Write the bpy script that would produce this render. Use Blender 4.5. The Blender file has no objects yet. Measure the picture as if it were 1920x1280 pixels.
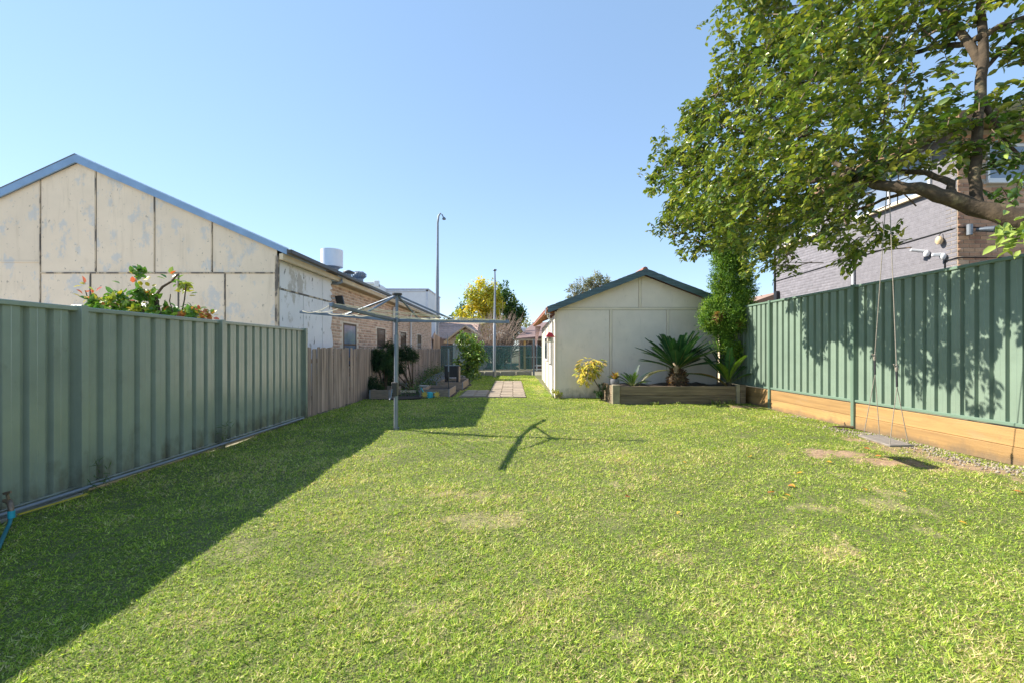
import bpy, math, random
import numpy as np
from mathutils import Vector, Matrix
random.seed(11); RNG = np.random.default_rng(11)
S = bpy.context.scene; C = S.collection
F = 800.0; CH = 1.4
# ------------------------------------------------------------ camera, sky, sun, exposure
cam = bpy.data.cameras.new('camera'); co = bpy.data.objects.new('camera', cam); C.objects.link(co)
co.location = (0, 0, CH); co.rotation_euler = (math.radians(90), 0, 0)
cam.sensor_width = 36; cam.lens = 15.0; cam.shift_y = 15/1920; cam.clip_start = .05; cam.clip_end = 2000
S.camera = co
SHX, SHY = 1.13, -0.30                      # shadow displacement per metre of height
sd = Vector((-SHX, -SHY, 1)).normalized()   # direction to the sun
w = bpy.data.worlds.new('World'); S.world = w; w.use_nodes = True
nt = w.node_tree; bg = nt.nodes['Background']
sky = nt.nodes.new('ShaderNodeTexSky'); sky.sky_type = 'NISHITA'; sky.sun_disc = False
sky.sun_elevation = math.asin(sd.z); sky.sun_rotation = math.atan2(sd.x, sd.y)
sky.air_density = .7; sky.dust_density = 0; sky.ozone_density = 3.5
# soft shoulder on the whole sky, as the photograph's tone mapping has
g1 = nt.nodes.new('ShaderNodeVectorMath'); g1.operation = 'SCALE'; g1.inputs['Scale'].default_value = .15; nt.links.new(sky.outputs[0], g1.inputs[0])
gm = nt.nodes.new('ShaderNodeGamma'); gm.inputs[1].default_value = .48; nt.links.new(g1.outputs[0], gm.inputs[0])
hsv = nt.nodes.new('ShaderNodeHueSaturation'); hsv.inputs['Saturation'].default_value = 1.3; hsv.inputs['Hue'].default_value = .5; nt.links.new(gm.outputs[0], hsv.inputs['Color'])
g2 = nt.nodes.new('ShaderNodeVectorMath'); g2.operation = 'SCALE'; g2.inputs['Scale'].default_value = .435/.15; nt.links.new(hsv.outputs[0], g2.inputs[0])
nt.links.new(g2.outputs[0], bg.inputs[0]); bg.inputs[1].default_value = 0.15
sun = bpy.data.lights.new('sun', 'SUN'); so = bpy.data.objects.new('sun', sun); C.objects.link(so)
sun.energy = 3.1; sun.angle = math.radians(.5); sun.color = (1, .93, .82)
so.rotation_euler = sd.to_track_quat('Z', 'Y').to_euler(); so.location = (-10, 0, 20)
S.view_settings.view_transform = 'Standard'; S.view_settings.look = 'None'
S.view_settings.exposure = 1.76; S.view_settings.gamma = 1; S.view_settings.use_curve_mapping = False

# ------------------------------------------------------------ helpers
def P(px, py, Y): return np.array([(px-960)/F*Y, Y, CH+(655-py)/F*Y])
def G(px, py):
    Y = F*CH/(py-655); return np.array([(px-960)/F*Y, Y, 0.])
def tag(o, label=None, cat=None, group=None, kind=None):
    if label: o['label'] = label
    if cat: o['category'] = cat
    if group: o['group'] = group
    if kind: o['kind'] = kind
    return o
def thing(name, label, cat, loc=(0, 0, 0), group=None):
    o = bpy.data.objects.new(name, None); C.objects.link(o); o.location = loc
    o.empty_display_size = .2
    return tag(o, label, cat, group)
def wloc(p):
    v = Vector((0, 0, 0))
    while p: v += p.location; p = p.parent
    return v
def link(name, me, parent=None, loc=None, label=None):
    o = bpy.data.objects.new(name, me); C.objects.link(o)
    if parent: o.parent = parent
    if loc is not None: o.location = loc
    if label: o['label'] = label
    return o
def np_mesh(name, V, Fc, m, parent=None, col=None, smooth=False, shift=True, just_mesh=False):
    V = np.asarray(V, dtype=np.float32).copy(); Fc = np.asarray(Fc, dtype=np.int32)
    if parent and shift: V -= np.array(wloc(parent), dtype=np.float32)
    k = Fc.shape[1]; me = bpy.data.meshes.new(name)
    me.vertices.add(len(V)); me.vertices.foreach_set('co', V.ravel())
    me.loops.add(Fc.size); me.loops.foreach_set('vertex_index', Fc.ravel())
    me.polygons.add(len(Fc)); me.polygons.foreach_set('loop_start', np.arange(0, Fc.size, k, dtype=np.int32))
    me.update(calc_edges=True)
    if col is not None:
        a = me.attributes.new('col', 'FLOAT_COLOR', 'POINT')
        c = np.ones((len(V), 4), dtype=np.float32); c[:, :3] = col; a.data.foreach_set('color', c.ravel())
    if smooth: me.polygons.foreach_set('use_smooth', np.ones(len(Fc), dtype=bool))
    me.materials.append(m)
    return me if just_mesh else link(name, me, parent)
class MB:
    """collects shapes, builds ONE mesh object"""
    def __init__(s): s.v = []; s.f = []; s.c = []; s.col = None; s.sm = []
    def add(s, vs, fs, smooth=False):
        b = len(s.v); s.v += [tuple(map(float, q)) for q in vs]; s.f += [tuple(b+i for i in q) for q in fs]
        s.sm += [smooth]*len(fs)
        s.c += [s.col or (1, 1, 1)]*len(vs); return s
    def box(s, a, b, j=0):
        x0, y0, z0 = a; x1, y1, z1 = b
        vs = [(x0,y0,z0),(x1,y0,z0),(x1,y1,z0),(x0,y1,z0),(x0,y0,z1),(x1,y0,z1),(x1,y1,z1),(x0,y1,z1)]
        if j: vs = [tuple(c+random.uniform(-j, j) for c in q) for q in vs]
        return s.add(vs, [(0,3,2,1),(4,5,6,7),(0,1,5,4),(1,2,6,5),(2,3,7,6),(3,0,4,7)])
    def tube(s, pts, r, n=8, cap=True):
        pts = [Vector(p) for p in pts]; R = r if hasattr(r, '__len__') else [r]*len(pts)
        vs = []; fs = []; ref = None
        for i, p in enumerate(pts):
            d = (pts[min(i+1, len(pts)-1)]-pts[max(i-1, 0)]).normalized()
            if ref is None: ref = Vector((0, 0, 1)) if abs(d.z) < .9 else Vector((1, 0, 0))
            u = d.cross(ref).normalized(); v = d.cross(u); ref = u.cross(d)*-1 if False else ref
            for k in range(n):
                t = 2*math.pi*(k+.5)/n; vs.append(p+(u*math.cos(t)+v*math.sin(t))*R[i])
        for i in range(len(pts)-1):
            for k in range(n):
                a = i*n+k; b = i*n+(k+1) % n; fs.append((a, b, b+n, a+n))
        s.add(vs, fs, n > 4)
        if cap: s.add(vs[:n], [tuple(range(n))]); s.add(vs[-n:], [tuple(reversed(range(n)))])
        return s
    def cyl(s, x, y, z0, z1, r, r2=None, n=14): return s.tube([(x,y,z0),(x,y,z1)], [r, r if r2 is None else r2], n)
    def lathe(s, x, y, prof, n=16):
        vs = []; fs = []
        for r, z in prof:
            for k in range(n):
                t = 2*math.pi*k/n; vs.append((x+r*math.cos(t), y+r*math.sin(t), z))
        for i in range(len(prof)-1):
            for k in range(n): fs.append((i*n+k, i*n+(k+1) % n, (i+1)*n+(k+1) % n, (i+1)*n+k))
        s.add(vs, fs, True); s.add(vs[:n], [tuple(range(n))[::-1]]); return s.add(vs[-n:], [tuple(range(n))])
    def prism_y(s, poly, y0, y1):           # poly of (x,z), extruded along y
        n = len(poly); vs = [(x, y0, z) for x, z in poly]+[(x, y1, z) for x, z in poly]
        return s.add(vs, [tuple(range(n)), tuple(range(2*n-1, n-1, -1))]+[(i, i+n, (i+1) % n+n, (i+1) % n) for i in range(n)])
    def prism_x(s, poly, x0, x1):           # poly of (y,z), extruded along x
        n = len(poly); vs = [(x0, y, z) for y, z in poly]+[(x1, y, z) for y, z in poly]
        return s.add(vs, [tuple(range(n)), tuple(range(2*n-1, n-1, -1))]+[(i, i+n, (i+1) % n+n, (i+1) % n) for i in range(n)])
    def prism_z(s, poly, z0, z1):
        n = len(poly); vs = [(x, y, z0) for x, y in poly]+[(x, y, z1) for x, y in poly]
        return s.add(vs, [tuple(range(n))[::-1], tuple(range(n, 2*n))]+[(i, (i+1) % n, (i+1) % n+n, i+n) for i in range(n)])
    def beam(s, a, b, wd, ht, up=(0, 0, 1)):
        a = Vector(a); b = Vector(b); d = (b-a).normalized(); u = d.cross(Vector(up)).normalized(); v = u.cross(d)
        vs = []
        for p in (a, b):
            for i, j in ((-1,-1),(1,-1),(1,1),(-1,1)): vs.append(p+u*(wd/2*i)+v*(ht/2*j))
        return s.add(vs, [(0,1,2,3),(7,6,5,4),(0,4,5,1),(1,5,6,2),(2,6,7,3),(3,7,4,0)])
    def mesh(s, name, m, off=(0, 0, 0)):
        me = bpy.data.meshes.new(name); me.from_pydata([(x-off[0], y-off[1], z-off[2]) for x, y, z in s.v], [], s.f)
        me.polygons.foreach_set('use_smooth', s.sm)
        if any(c != (1, 1, 1) for c in s.c):
            a = me.attributes.new('col', 'FLOAT_COLOR', 'POINT')
            a.data.foreach_set('color', np.c_[np.array(s.c, dtype=np.float32), np.ones(len(s.c), dtype=np.float32)].ravel())
        me.materials.append(m); me.update(); return me
    def build(s, name, m, parent=None, bevel=0, label=None):
        off = wloc(parent) if parent else (0, 0, 0)
        o = link(name, s.mesh(name, m, off), parent, None, label)
        if bevel:
            b = o.modifiers.new('bevel', 'BEVEL'); b.width = bevel; b.segments = 1; b.limit_method = 'ANGLE'
        return o
def box_part(name, a, b, m, parent, bevel=.004, j=0): return MB().box(a, b, j).build(name, m, parent, bevel)

# ------------------------------------------------------------ materials
def ramp(nt, fac, stops):
    r = nt.nodes.new('ShaderNodeValToRGB'); e = r.color_ramp.elements
    while len(e) < len(stops): e.new(.5)
    for q, (p, c) in zip(e, stops): q.position = p; q.color = (*c, 1) if len(c) == 3 else c
    nt.links.new(fac, r.inputs[0]); return r.outputs[0]
def noise(nt, scale, detail=4, stretch=None, rough=.55, offset=0):
    g = nt.nodes.new('ShaderNodeNewGeometry'); mp = nt.nodes.new('ShaderNodeMapping')
    mp.inputs['Scale'].default_value = stretch or (1, 1, 1); mp.inputs['Location'].default_value = (offset, offset, offset)
    nt.links.new(g.outputs['Position'], mp.inputs[0])
    n = nt.nodes.new('ShaderNodeTexNoise'); n.inputs['Scale'].default_value = scale; n.inputs['Detail'].default_value = detail
    n.inputs['Roughness'].default_value = rough
    nt.links.new(mp.outputs[0], n.inputs['Vector']); return n.outputs['Fac']
def mix(nt, fac, a, b, mode='MIX'):
    m = nt.nodes.new('ShaderNodeMix'); m.data_type = 'RGBA'; m.blend_type = mode
    for idx, v in ((0, fac), (6, a), (7, b)):
        if hasattr(v, 'links'): nt.links.new(v, m.inputs[idx])
        elif isinstance(v, (int, float)): m.inputs[idx].default_value = v
        else: m.inputs[idx].default_value = (*v, 1)
    return m.outputs[2]
def mat(name, col, rough=.6, metal=0, var=.12, scale=6, stretch=None, bump=.15, bscale=60, stains=(), attr=False, spec=.5, coat=0, objvar=0, splash=None):
    m = bpy.data.materials.new(name); m.use_nodes = True; nt = m.node_tree; b = nt.nodes['Principled BSDF']
    b.inputs['Roughness'].default_value = rough; b.inputs['Metallic'].default_value = metal
    b.inputs['Specular IOR Level'].default_value = spec
    if coat: b.inputs['Coat Weight'].default_value = coat; b.inputs['Coat Roughness'].default_value = .15
    if attr:
        a = nt.nodes.new('ShaderNodeAttribute'); a.attribute_name = 'col'; base = a.outputs['Color']
        base = mix(nt, 1.0, base, ramp(nt, noise(nt, scale, stretch=stretch), [(.3, (1-var,)*3), (.7, (1+var*.5,)*3)]), 'MULTIPLY')
    else:
        base = ramp(nt, noise(nt, scale, 5, stretch), [(.3, tuple(c*(1-var) for c in col)), (.7, tuple(min(1, c*(1+var*.6)) for c in col))])
    if objvar:
        oi = nt.nodes.new('ShaderNodeObjectInfo')
        base = mix(nt, 1.0, base, ramp(nt, oi.outputs['Random'], [(0, (1-objvar,)*3), (1, (1+objvar*.4, 1+objvar*.3, 1+objvar*.25))]), 'MULTIPLY')
    for (c, sc, lo, hi, st, am, off) in stains:
        f = ramp(nt, noise(nt, sc, 6, st, .65, off), [(lo, (0, 0, 0)), (hi, (am,)*3)])
        base = mix(nt, f, base, c)
    if splash:
        g = nt.nodes.new('ShaderNodeNewGeometry'); sx = nt.nodes.new('ShaderNodeSeparateXYZ'); nt.links.new(g.outputs['Position'], sx.inputs[0])
        mr = nt.nodes.new('ShaderNodeMapRange'); mr.inputs[1].default_value = 0; mr.inputs[2].default_value = splash[1]; mr.inputs[3].default_value = .42; mr.inputs[4].default_value = 0
        nt.links.new(sx.outputs[2], mr.inputs[0]); ad = nt.nodes.new('ShaderNodeMath'); ad.operation = 'ADD'
        nt.links.new(mr.outputs[0], ad.inputs[0]); nt.links.new(noise(nt, 5, 6, (1, 1, .6), .65, 17), ad.inputs[1])
        base = mix(nt, ramp(nt, ad.outputs[0], [(.6, (0, 0, 0)), (.95, (.8,)*3)]), base, splash[0])
    nt.links.new(base, b.inputs['Base Color'])
    if bump:
        bn = nt.nodes.new('ShaderNodeBump'); bn.inputs['Strength'].default_value = bump; bn.inputs['Distance'].default_value = .01
        nt.links.new(noise(nt, bscale, 3, stretch), bn.inputs['Height']); nt.links.new(bn.outputs[0], b.inputs['Normal'])
    return m
def leafmat(name, rough=.4, transl=.3, spec=.5):
    m = bpy.data.materials.new(name); m.use_nodes = True; nt = m.node_tree; b = nt.nodes['Principled BSDF']
    a = nt.nodes.new('ShaderNodeAttribute'); a.attribute_name = 'col'
    b.inputs['Roughness'].default_value = rough; b.inputs['Specular IOR Level'].default_value = spec
    nt.links.new(a.outputs['Color'], b.inputs['Base Color'])
    t = nt.nodes.new('ShaderNodeBsdfTranslucent'); mx = nt.nodes.new('ShaderNodeMixShader'); mx.inputs[0].default_value = transl
    tc = mix(nt, 1.0, a.outputs['Color'], (1.35, 1.45, .6), 'MULTIPLY'); nt.links.new(tc, t.inputs[0])
    nt.links.new(b.outputs[0], mx.inputs[1]); nt.links.new(t.outputs[0], mx.inputs[2])
    nt.links.new(mx.outputs[0], nt.nodes['Material Output'].inputs[0]); return m
def glassmat(name, col=(.03, .035, .04), rough=.06):
    return mat(name, col, rough, 0, .3, 2, bump=0, spec=.9)
WOODS = (1, 1, .06)
M = {}
M['green'] = mat('painted_steel_green', (.205, .275, .21), .38, 0, .09, 3, bump=.03, bscale=300, spec=.6, stains=[((.19, .22, .16), 5, .62, .9, (1, 1, .3), .45, 3), ((.24, .26, .2), 1.2, .5, .8, (1, 1, .5), .35, 30)], objvar=.07)
M['greenL'] = mat('painted_steel_sage', (.285, .325, .25), .22, .0, .09, 3, bump=.03, bscale=300, spec=.75, stains=[((.16, .15, .11), 9, .66, .9, (1, 1, .35), .45, 8)], objvar=.07, splash=((.12, .10, .06), .45))
M['greenP'] = mat('painted_steel_post', (.16, .235, .175), .35, 0, .05, 3, bump=.03, bscale=200)
M['sleeper'] = mat('treated_pine', (.42, .25, .095), .7, 0, .25, 3, (1, .25, 6), .4, 30, stains=[((.28, .15, .06), 4, .56, .75, (1, .5, 3), .6, 1), ((.30, .25, .18), 2, .55, .8, (1, .6, 2), .5, 9)], objvar=.2, splash=((.17, .12, .07), .14))
M['paling'] = mat('weathered_paling', (.42, .31, .24), .85, 0, .45, 9, (1, 1, .08), .5, 40, stains=[((.07, .05, .045), 3, .55, .8, (1, 1, .35), .7, 2), ((.34, .30, .27), 8, .6, .8, (1, 1, .1), .5, 5)], objvar=.3)
M['bed'] = mat('bed_board', (.30, .23, .17), .8, 0, .3, 6, (1, 1, 6), .3, 30, stains=[((.13, .13, .13), 4, .5, .7, None, .5, 2)], objvar=.2)
M['planter'] = mat('planter_board', (.24, .18, .115), .85, 0, .5, 5, (.3, 1, 5), .5, 40, stains=[((.05, .04, .03), 3, .55, .75, (.5, 1, 3), .6, 1), ((.22, .2, .13), 7, .6, .8, None, .4, 6)], objvar=.2)
M['soil'] = mat('soil', (.06, .042, .03), .95, 0, .4, 20, bump=.6, bscale=40)
M['fibro'] = mat('cream_fibro', (.78, .645, .49), .8, 0, .06, 2, bump=.15, bscale=50, stains=[((.44, .49, .54), 3.2, .55, .62, (1, 1, .7), .5, 2), ((.5, .40, .28), 4, .55, .8, (2, 1, .2), .5, 40), ((.2, .17, .14), 17, .64, .68, (1, 1, .7), .6, 5), ((.42, .33, .24), 5, .6, .8, (1, 1, .4), .4, 7)], objvar=.05)
M['batten'] = mat('worn_batten', (.55, .44, .31), .85, 0, .1, 4, bump=.3, stains=[((.09, .08, .075), 5, .44, .52, (1, 1, .35), .9, 4)])
M['joint'] = mat('dark_joint', (.06, .055, .05), .9, 0, .3, 8)
M['peel'] = mat('peeling_white_render', (.82, .79, .79), .85, 0, .07, 2, bump=.3, bscale=30, stains=[((.42, .36, .29), 1.5, .56, .60, (1, 1, .7), .65, 1), ((.12, .11, .10), 6.5, .625, .65, (1, 1.3, .5), .9, 9)])
M['galv'] = mat('blue_grey_roof_metal', (.22, .33, .48), .4, .25, .15, 3, bump=.05, stains=[((.2, .22, .26), 6, .6, .8, None, .5, 3)])
M['gutter'] = mat('dark_gutter', (.06, .055, .05), .5, 0, .3, 4)
M['cream'] = mat('cream_trim', (.66, .54, .37), .7, 0, .12, 3, bump=.08)
M['soffit'] = mat('soffit', (.42, .33, .22), .8, 0, .15, 3)
M['white'] = mat('white_paint', (.74, .74, .76), .5, 0, .05, 3, bump=.03)
M['brick'] = mat('salmon_brick', (1, 1, 1), .85, 0, .18, 9, bump=.4, bscale=50, attr=True)
M['mortarL'] = mat('pale_mortar', (.70, .59, .47), .9, 0, .1, 9, bump=.3)
M['mortarB'] = mat('brown_mortar', (.42, .35, .27), .9, 0, .1, 9, bump=.3)
M['mortarG'] = mat('grey_painted_mortar', (.20, .19, .208), .7, 0, .05, 5, bump=.2)
M['glass'] = glassmat('window_glass')
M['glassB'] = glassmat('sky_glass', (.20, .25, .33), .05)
M['timber'] = mat('brown_window_timber', (.12, .07, .04), .7, 0, .3, 6)
M['shedwall'] = mat('shed_fibro', (.82, .695, .585), .8, 0, .07, 2.5, bump=.2, bscale=45, stains=[((.42, .36, .28), 2.2, .62, .85, (1, 1, .6), .4, 3), ((.6, .6, .6), 9, .76, .78, None, .7, 12), ((.5, .43, .35), 6, .6, .75, (2, 1, .25), .35, 21)], objvar=.05, splash=((.25, .2, .13), .4))
M['shedbat'] = mat('shed_batten', (.80, .67, .52), .75, 0, .07, 3, bump=.2, stains=[((.22, .19, .15), 9, .64, .75, (1, 1, .4), .5, 2)])
M['sidewall'] = mat('shed_side_white', (.66, .62, .54), .8, 0, .06, 3, bump=.15)
M['barge'] = mat('weathered_blue_barge', (.10, .15, .17), .85, 0, .35, 6, (.25, 1, 5), .5, 40, stains=[((.035, .045, .05), 8, .55, .7, (.3, 1, 4), .7, 2), ((.3, .35, .33), 10, .66, .75, (.3, 1, 4), .5, 6)])
M['tiles'] = mat('terracotta_tiles', (.36, .15, .10), .8, 0, .25, 8, objvar=.2)
M['tileP'] = mat('faded_pink_tiles', (.52, .36, .30), .85, 0, .25, 6, objvar=.2)
M['rooftimb'] = mat('roof_lining', (.45, .24, .12), .8, 0, .2, 6)
M['zinc'] = mat('galvanised_tube', (.17, .20, .24), .4, .55, .2, 7, bump=.05, stains=[((.12, .1, .09), 12, .6, .75, None, .5, 2)])
M['zincl'] = mat('pale_galvanised', (.23, .255, .29), .5, .3, .15, 5, bump=.04)
M['wire'] = mat('cream_line', (.62, .58, .42), .6, 0, .05, 5, bump=0)
M['black'] = mat('black_plastic', (.015, .015, .017), .45, 0, .2, 8, bump=.03)
M['rope'] = mat('rope', (.30, .26, .21), .9, 0, .3, 60, bump=.4, bscale=200)
M['rope2'] = mat('dark_rope', (.03, .03, .035), .9, 0, .3, 60)
M['greywood'] = mat('grey_board', (.24, .205, .175), .85, 0, .3, 8, (6, .4, 1), .4)
M['bark'] = mat('bark', (.075, .052, .03), .95, 0, .5, 9, bump=1.0, bscale=28, stains=[((.20, .16, .085), 5, .56, .66, None, .7, 1), ((.04, .03, .025), 7, .6, .75, None, .6, 7)])
M['twig'] = mat('twig', (.17, .12, .08), .9, 0, .3, 20)
M['bare'] = mat('bare_twig', (.36, .27, .21), .9, 0, .35, 10)
M['concrete'] = mat('concrete', (.33, .30, .26), .9, 0, .2, 6, bump=.4, bscale=30, stains=[((.12, .1, .08), 4, .55, .7, None, .5, 2)])
M['concrete2'] = mat('pale_concrete', (.50, .46, .40), .9, 0, .12, 2, bump=.2)
M['paver'] = mat('paver', (.31, .25, .185), .9, 0, .22, 7, bump=.3, bscale=40, objvar=.18, stains=[((.15, .14, .07), 5, .58, .75, None, .5, 4)])
M['rock'] = mat('rubble', (.23, .22, .23), .9, 0, .3, 7, bump=.6, bscale=20)
M['brass'] = mat('weathered_brass', (.24, .17, .12), .4, .6, .3, 30)
M['hose'] = mat('teal_hose', (.01, .16, .19), .4, 0, .15, 30, bump=.05)
M['teal'] = mat('teal_plastic', (.02, .36, .45), .5, 0, .1, 10, bump=0)
M['red'] = mat('red_roof', (.62, .03, .05), .5, 0, .1, 10, bump=0)
M['birdwood'] = mat('pale_birdhouse_wood', (.60, .50, .34), .7, 0, .2, 20)
M['pink'] = mat('faded_cloth', (.55, .38, .38), .9, 0, .2, 6)
M['brown'] = mat('brown_wall', (.17, .12, .10), .85, 0, .2, 4)
M['beigeG'] = mat('beige_boards', (.46, .37, .26), .8, 0, .1, 4)
M['yellowpost'] = mat('yellow_post', (.62, .40, .14), .7, 0, .1, 4)
M['clay'] = mat('grey_pot', (.14, .14, .15), .8, 0, .2, 20)
M['leaf'] = leafmat('glossy_leaf', .3, .2, .6)
M['soft'] = leafmat('soft_leaf', .6, .3, .3)
M['frond'] = leafmat('cycad_frond_leaf', .42, .12, .35)
M['grass'] = leafmat('grass_blade', .65, .34, .25)
def clothmat():
    m = mat('green_shade_cloth', (.03, .13, .125), .8, 0, .2, 3, (1, 1, .2), 0); nt = m.node_tree
    t = nt.nodes.new('ShaderNodeBsdfTransparent'); mx = nt.nodes.new('ShaderNodeMixShader'); mx.inputs[0].default_value = .72
    b = nt.nodes['Principled BSDF']; nt.links.new(t.outputs[0], mx.inputs[1]); nt.links.new(b.outputs[0], mx.inputs[2])
    nt.links.new(mx.outputs[0], nt.nodes['Material Output'].inputs[0]); return m
M['cloth'] = clothmat()
# lawn ground: soil and thatch between the blades
def groundmat(name, a, b, c):
    m = mat(name, a, .95, 0, .35, 3, bump=.5, bscale=60, stains=[(b, 2.2, .45, .65, None, .8, 3), (c, 25, .52, .66, None, .7, 6)]); return m
M['lawn'] = mat('lawn_soil', (1, 1, 1), .95, 0, .45, 18, bump=.6, bscale=60, attr=True, stains=[((.34, .27, .13), 30, .55, .68, None, .5, 6)])
M['ground'] = groundmat('outer_ground', (.24, .21, .14), (.20, .20, .10), (.3, .26, .19))
M['dirt'] = mat('bare_dirt', (.30, .20, .135), .95, 0, .25, 8, bump=.6, bscale=40, stains=[((.18, .12, .07), 12, .5, .7, None, .6, 1)])

# ------------------------------------------------------------ generic foliage
def rnd_unit(n):
    v = RNG.normal(size=(n, 3)); return v/np.linalg.norm(v, axis=1, keepdims=True)
def frames(D, U):
    D = D/np.linalg.norm(D, axis=1, keepdims=True); Sx = np.cross(D, U); Sx /= np.linalg.norm(Sx, axis=1, keepdims=True)+1e-9
    return D, Sx, np.cross(Sx, D)
LEAF6 = np.array([[0,0,0],[.5,.28,.09],[.42,.68,.06],[0,1,-.10],[-.42,.68,.06],[-.5,.28,.09],[0,.5,-.02]])
LEAF6F = np.array([[0,1,6],[1,2,6],[2,3,6],[3,4,6],[4,5,6],[5,0,6]])
LEAF4 = np.array([[0,0,0],[.5,.42,.08],[0,1,-.06],[-.5,.42,.08]]); LEAF4F = np.array([[0,1,2],[0,2,3]])
def leaf_arrays(Pt, D, U, L, W, shape=LEAF6, faces=LEAF6F):
    D, Sx, N = frames(D, U); n = len(Pt); k = len(shape)
    L = np.broadcast_to(L, (n,)); W = np.broadcast_to(W, (n,))
    V = (Pt[:, None, :]+Sx[:, None, :]*(shape[None, :, 0, None]*W[:, None, None])+D[:, None, :]*(shape[None, :, 1, None]*L[:, None, None])
         + N[:, None, :]*(shape[None, :, 2, None]*L[:, None, None]))
    Fc = (faces[None]+(np.arange(n)*k)[:, None, None]).reshape(-1, 3)
    return V.reshape(-1, 3), Fc
def pick_cols(n, cols, wts, jit=.15):
    cols = np.array(cols); i = RNG.choice(len(cols), n, p=np.array(wts)/sum(wts))
    return cols[i]*(1+RNG.uniform(-jit, jit, (n, 1)))
def crown(name, blobs, n, L, W, cols, wts, m, parent, shell=.55, down=.2, six=False):
    """leaves through the volume of several ellipsoids (x,y,z,rx,ry,rz), grouped in clumps"""
    bl = np.array(blobs); vol = bl[:, 3]*bl[:, 4]*bl[:, 5]; vol = vol**.75
    nc = max(6, n//22); ci = RNG.choice(len(bl), nc, p=vol/vol.sum()); u = rnd_unit(nc)
    r = RNG.uniform(shell, 1, (nc, 1))**.6; ctr = bl[ci, :3]+u*r*bl[ci, 3:6]
    ccol = pick_cols(nc, cols, wts, .1); k = RNG.integers(0, nc, n)
    spread = np.median(bl[:, 3:6])*.20
    pts = ctr[k]+RNG.normal(size=(n, 3))*spread
    D = u[k]*.7+rnd_unit(n); D[:, 2] -= down
    U = u[k]*.6+rnd_unit(n)*.8+np.array([0, 0, .5])
    sc = RNG.uniform(.7, 1.3, n)
    V, Fc = leaf_arrays(pts, D, U, L*sc, W*sc, *( (LEAF6, LEAF6F) if six else (LEAF4, LEAF4F)))
    kk = len(LEAF6) if six else 4
    c = ccol[k]*(1+RNG.uniform(-.2, .2, (n, 1)))
    o = np_mesh(name, V, Fc, m, parent, np.repeat(c, kk, 0)); o['kind'] = 'stuff'; return o
def sinoise(x, y, sc, seed, n=9):
    r = np.random.default_rng(seed); o = np.zeros_like(x)
    for _ in range(n):
        a = r.uniform(0, 6.28); f = sc*r.uniform(.5, 1.8); o += np.sin((x*math.cos(a)+y*math.sin(a))*f+r.uniform(0, 6.28))
    return o/math.sqrt(n)

# ------------------------------------------------------------ THE SETTING
g = MB().add([(-400,-60,-.03),(400,-60,-.03),(400,900,-.03),(-400,900,-.03)], [(0,1,2,3)]).build('ground', M['ground']); tag(g, kind='structure')
# lawn surface as a gently uneven grid
nx, ny = 230, 520
gx, gy = np.meshgrid(np.linspace(-4.16, 6.12, nx), np.linspace(-1.5, 23.6, ny))
def lawn_h(x, y): return .012*sinoise(x, y, 2.2, 5)+.006*sinoise(x, y, 7, 6)
gz = lawn_h(gx, gy)
idx = np.arange(nx*ny).reshape(ny, nx)
q = np.stack([idx[:-1,:-1], idx[:-1,1:], idx[1:,1:], idx[1:,:-1]], -1).reshape(-1, 4)
lawn_args = (np.stack([gx, gy, gz], -1).reshape(-1, 3), q)

tag(MB().prism_z([(-14.5, -4), (-4.3, -4), (-4.3, 8.8), (-14.5, 8.8)], -.028, .01).build('neighbour_bounce_slab', M['concrete2']), kind='structure')  # unseen pale concrete next door, added to bounce sunlight up onto the shaded gable
def dirt_amount(x, y):
    """how bare the lawn is: under the swing, along the sleepers, worn spots"""
    d = np.zeros_like(x)
    for cx, cy, rx, ry, a in ((4.3,5.7,.62,.24,1),(4.75,5.35,.5,.25,1),(5.55,5.2,.35,.6,.85),(5.2,5.0,.4,.25,.6),(5.5,6.2,.35,.9,.8),(5.75,4.3,.3,.9,.85),
                              (5.55,10.4,.5,.25,.8),(-.85,2.85,.18,.13,.45),(-.95,2.5,.15,.12,.4),(-.4,2.3,.25,.1,.4),(.3,2.45,.2,.12,.35),(1.1,2.9,.25,.12,.4),(.9,15,.22,1.6,.7),(-1.4,11.9,.7,.2,.3),(2.1,3.3,.3,.12,.35),(-1.6,2.2,.25,.12,.45),(.9,3.6,.6,.2,.25)):
        e = ((x-cx)/rx)**2+((y-cy)/ry)**2; d = np.maximum(d, a*np.clip(1.1-e+.45*sinoise(x, y, 14, 3)+.3*sinoise(x, y, 34, 9), 0, 1))
    worn = np.clip(.9*sinoise(x, y, 2.6, 41)+.7*sinoise(x, y, 8, 42)+.45*sinoise(x, y, 26, 43)-1.3, 0, .42)*np.clip((x+2.6)/1.5, 0, 1)*np.clip((9-y)/4, .2, 1)
    return np.maximum(d*np.where(x > 3.8, 1, .55), worn)
def blocked(x, y):
    b = (x > 1.2) & (y > 12.3) | (x > 2.5) & (y > 10.93)
    b |= (y > 12.35) & (y < 18.75) & (x > -.76) & (x < .42) | (y > 12.5) & (y < 14.6) & (x > -1.6) & (x < -.7)
    b |= (x < -1.75) & (y > 12.5) | (x < -2.6) & (y > 12.0) | (y > 23.1)
    return b
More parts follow.
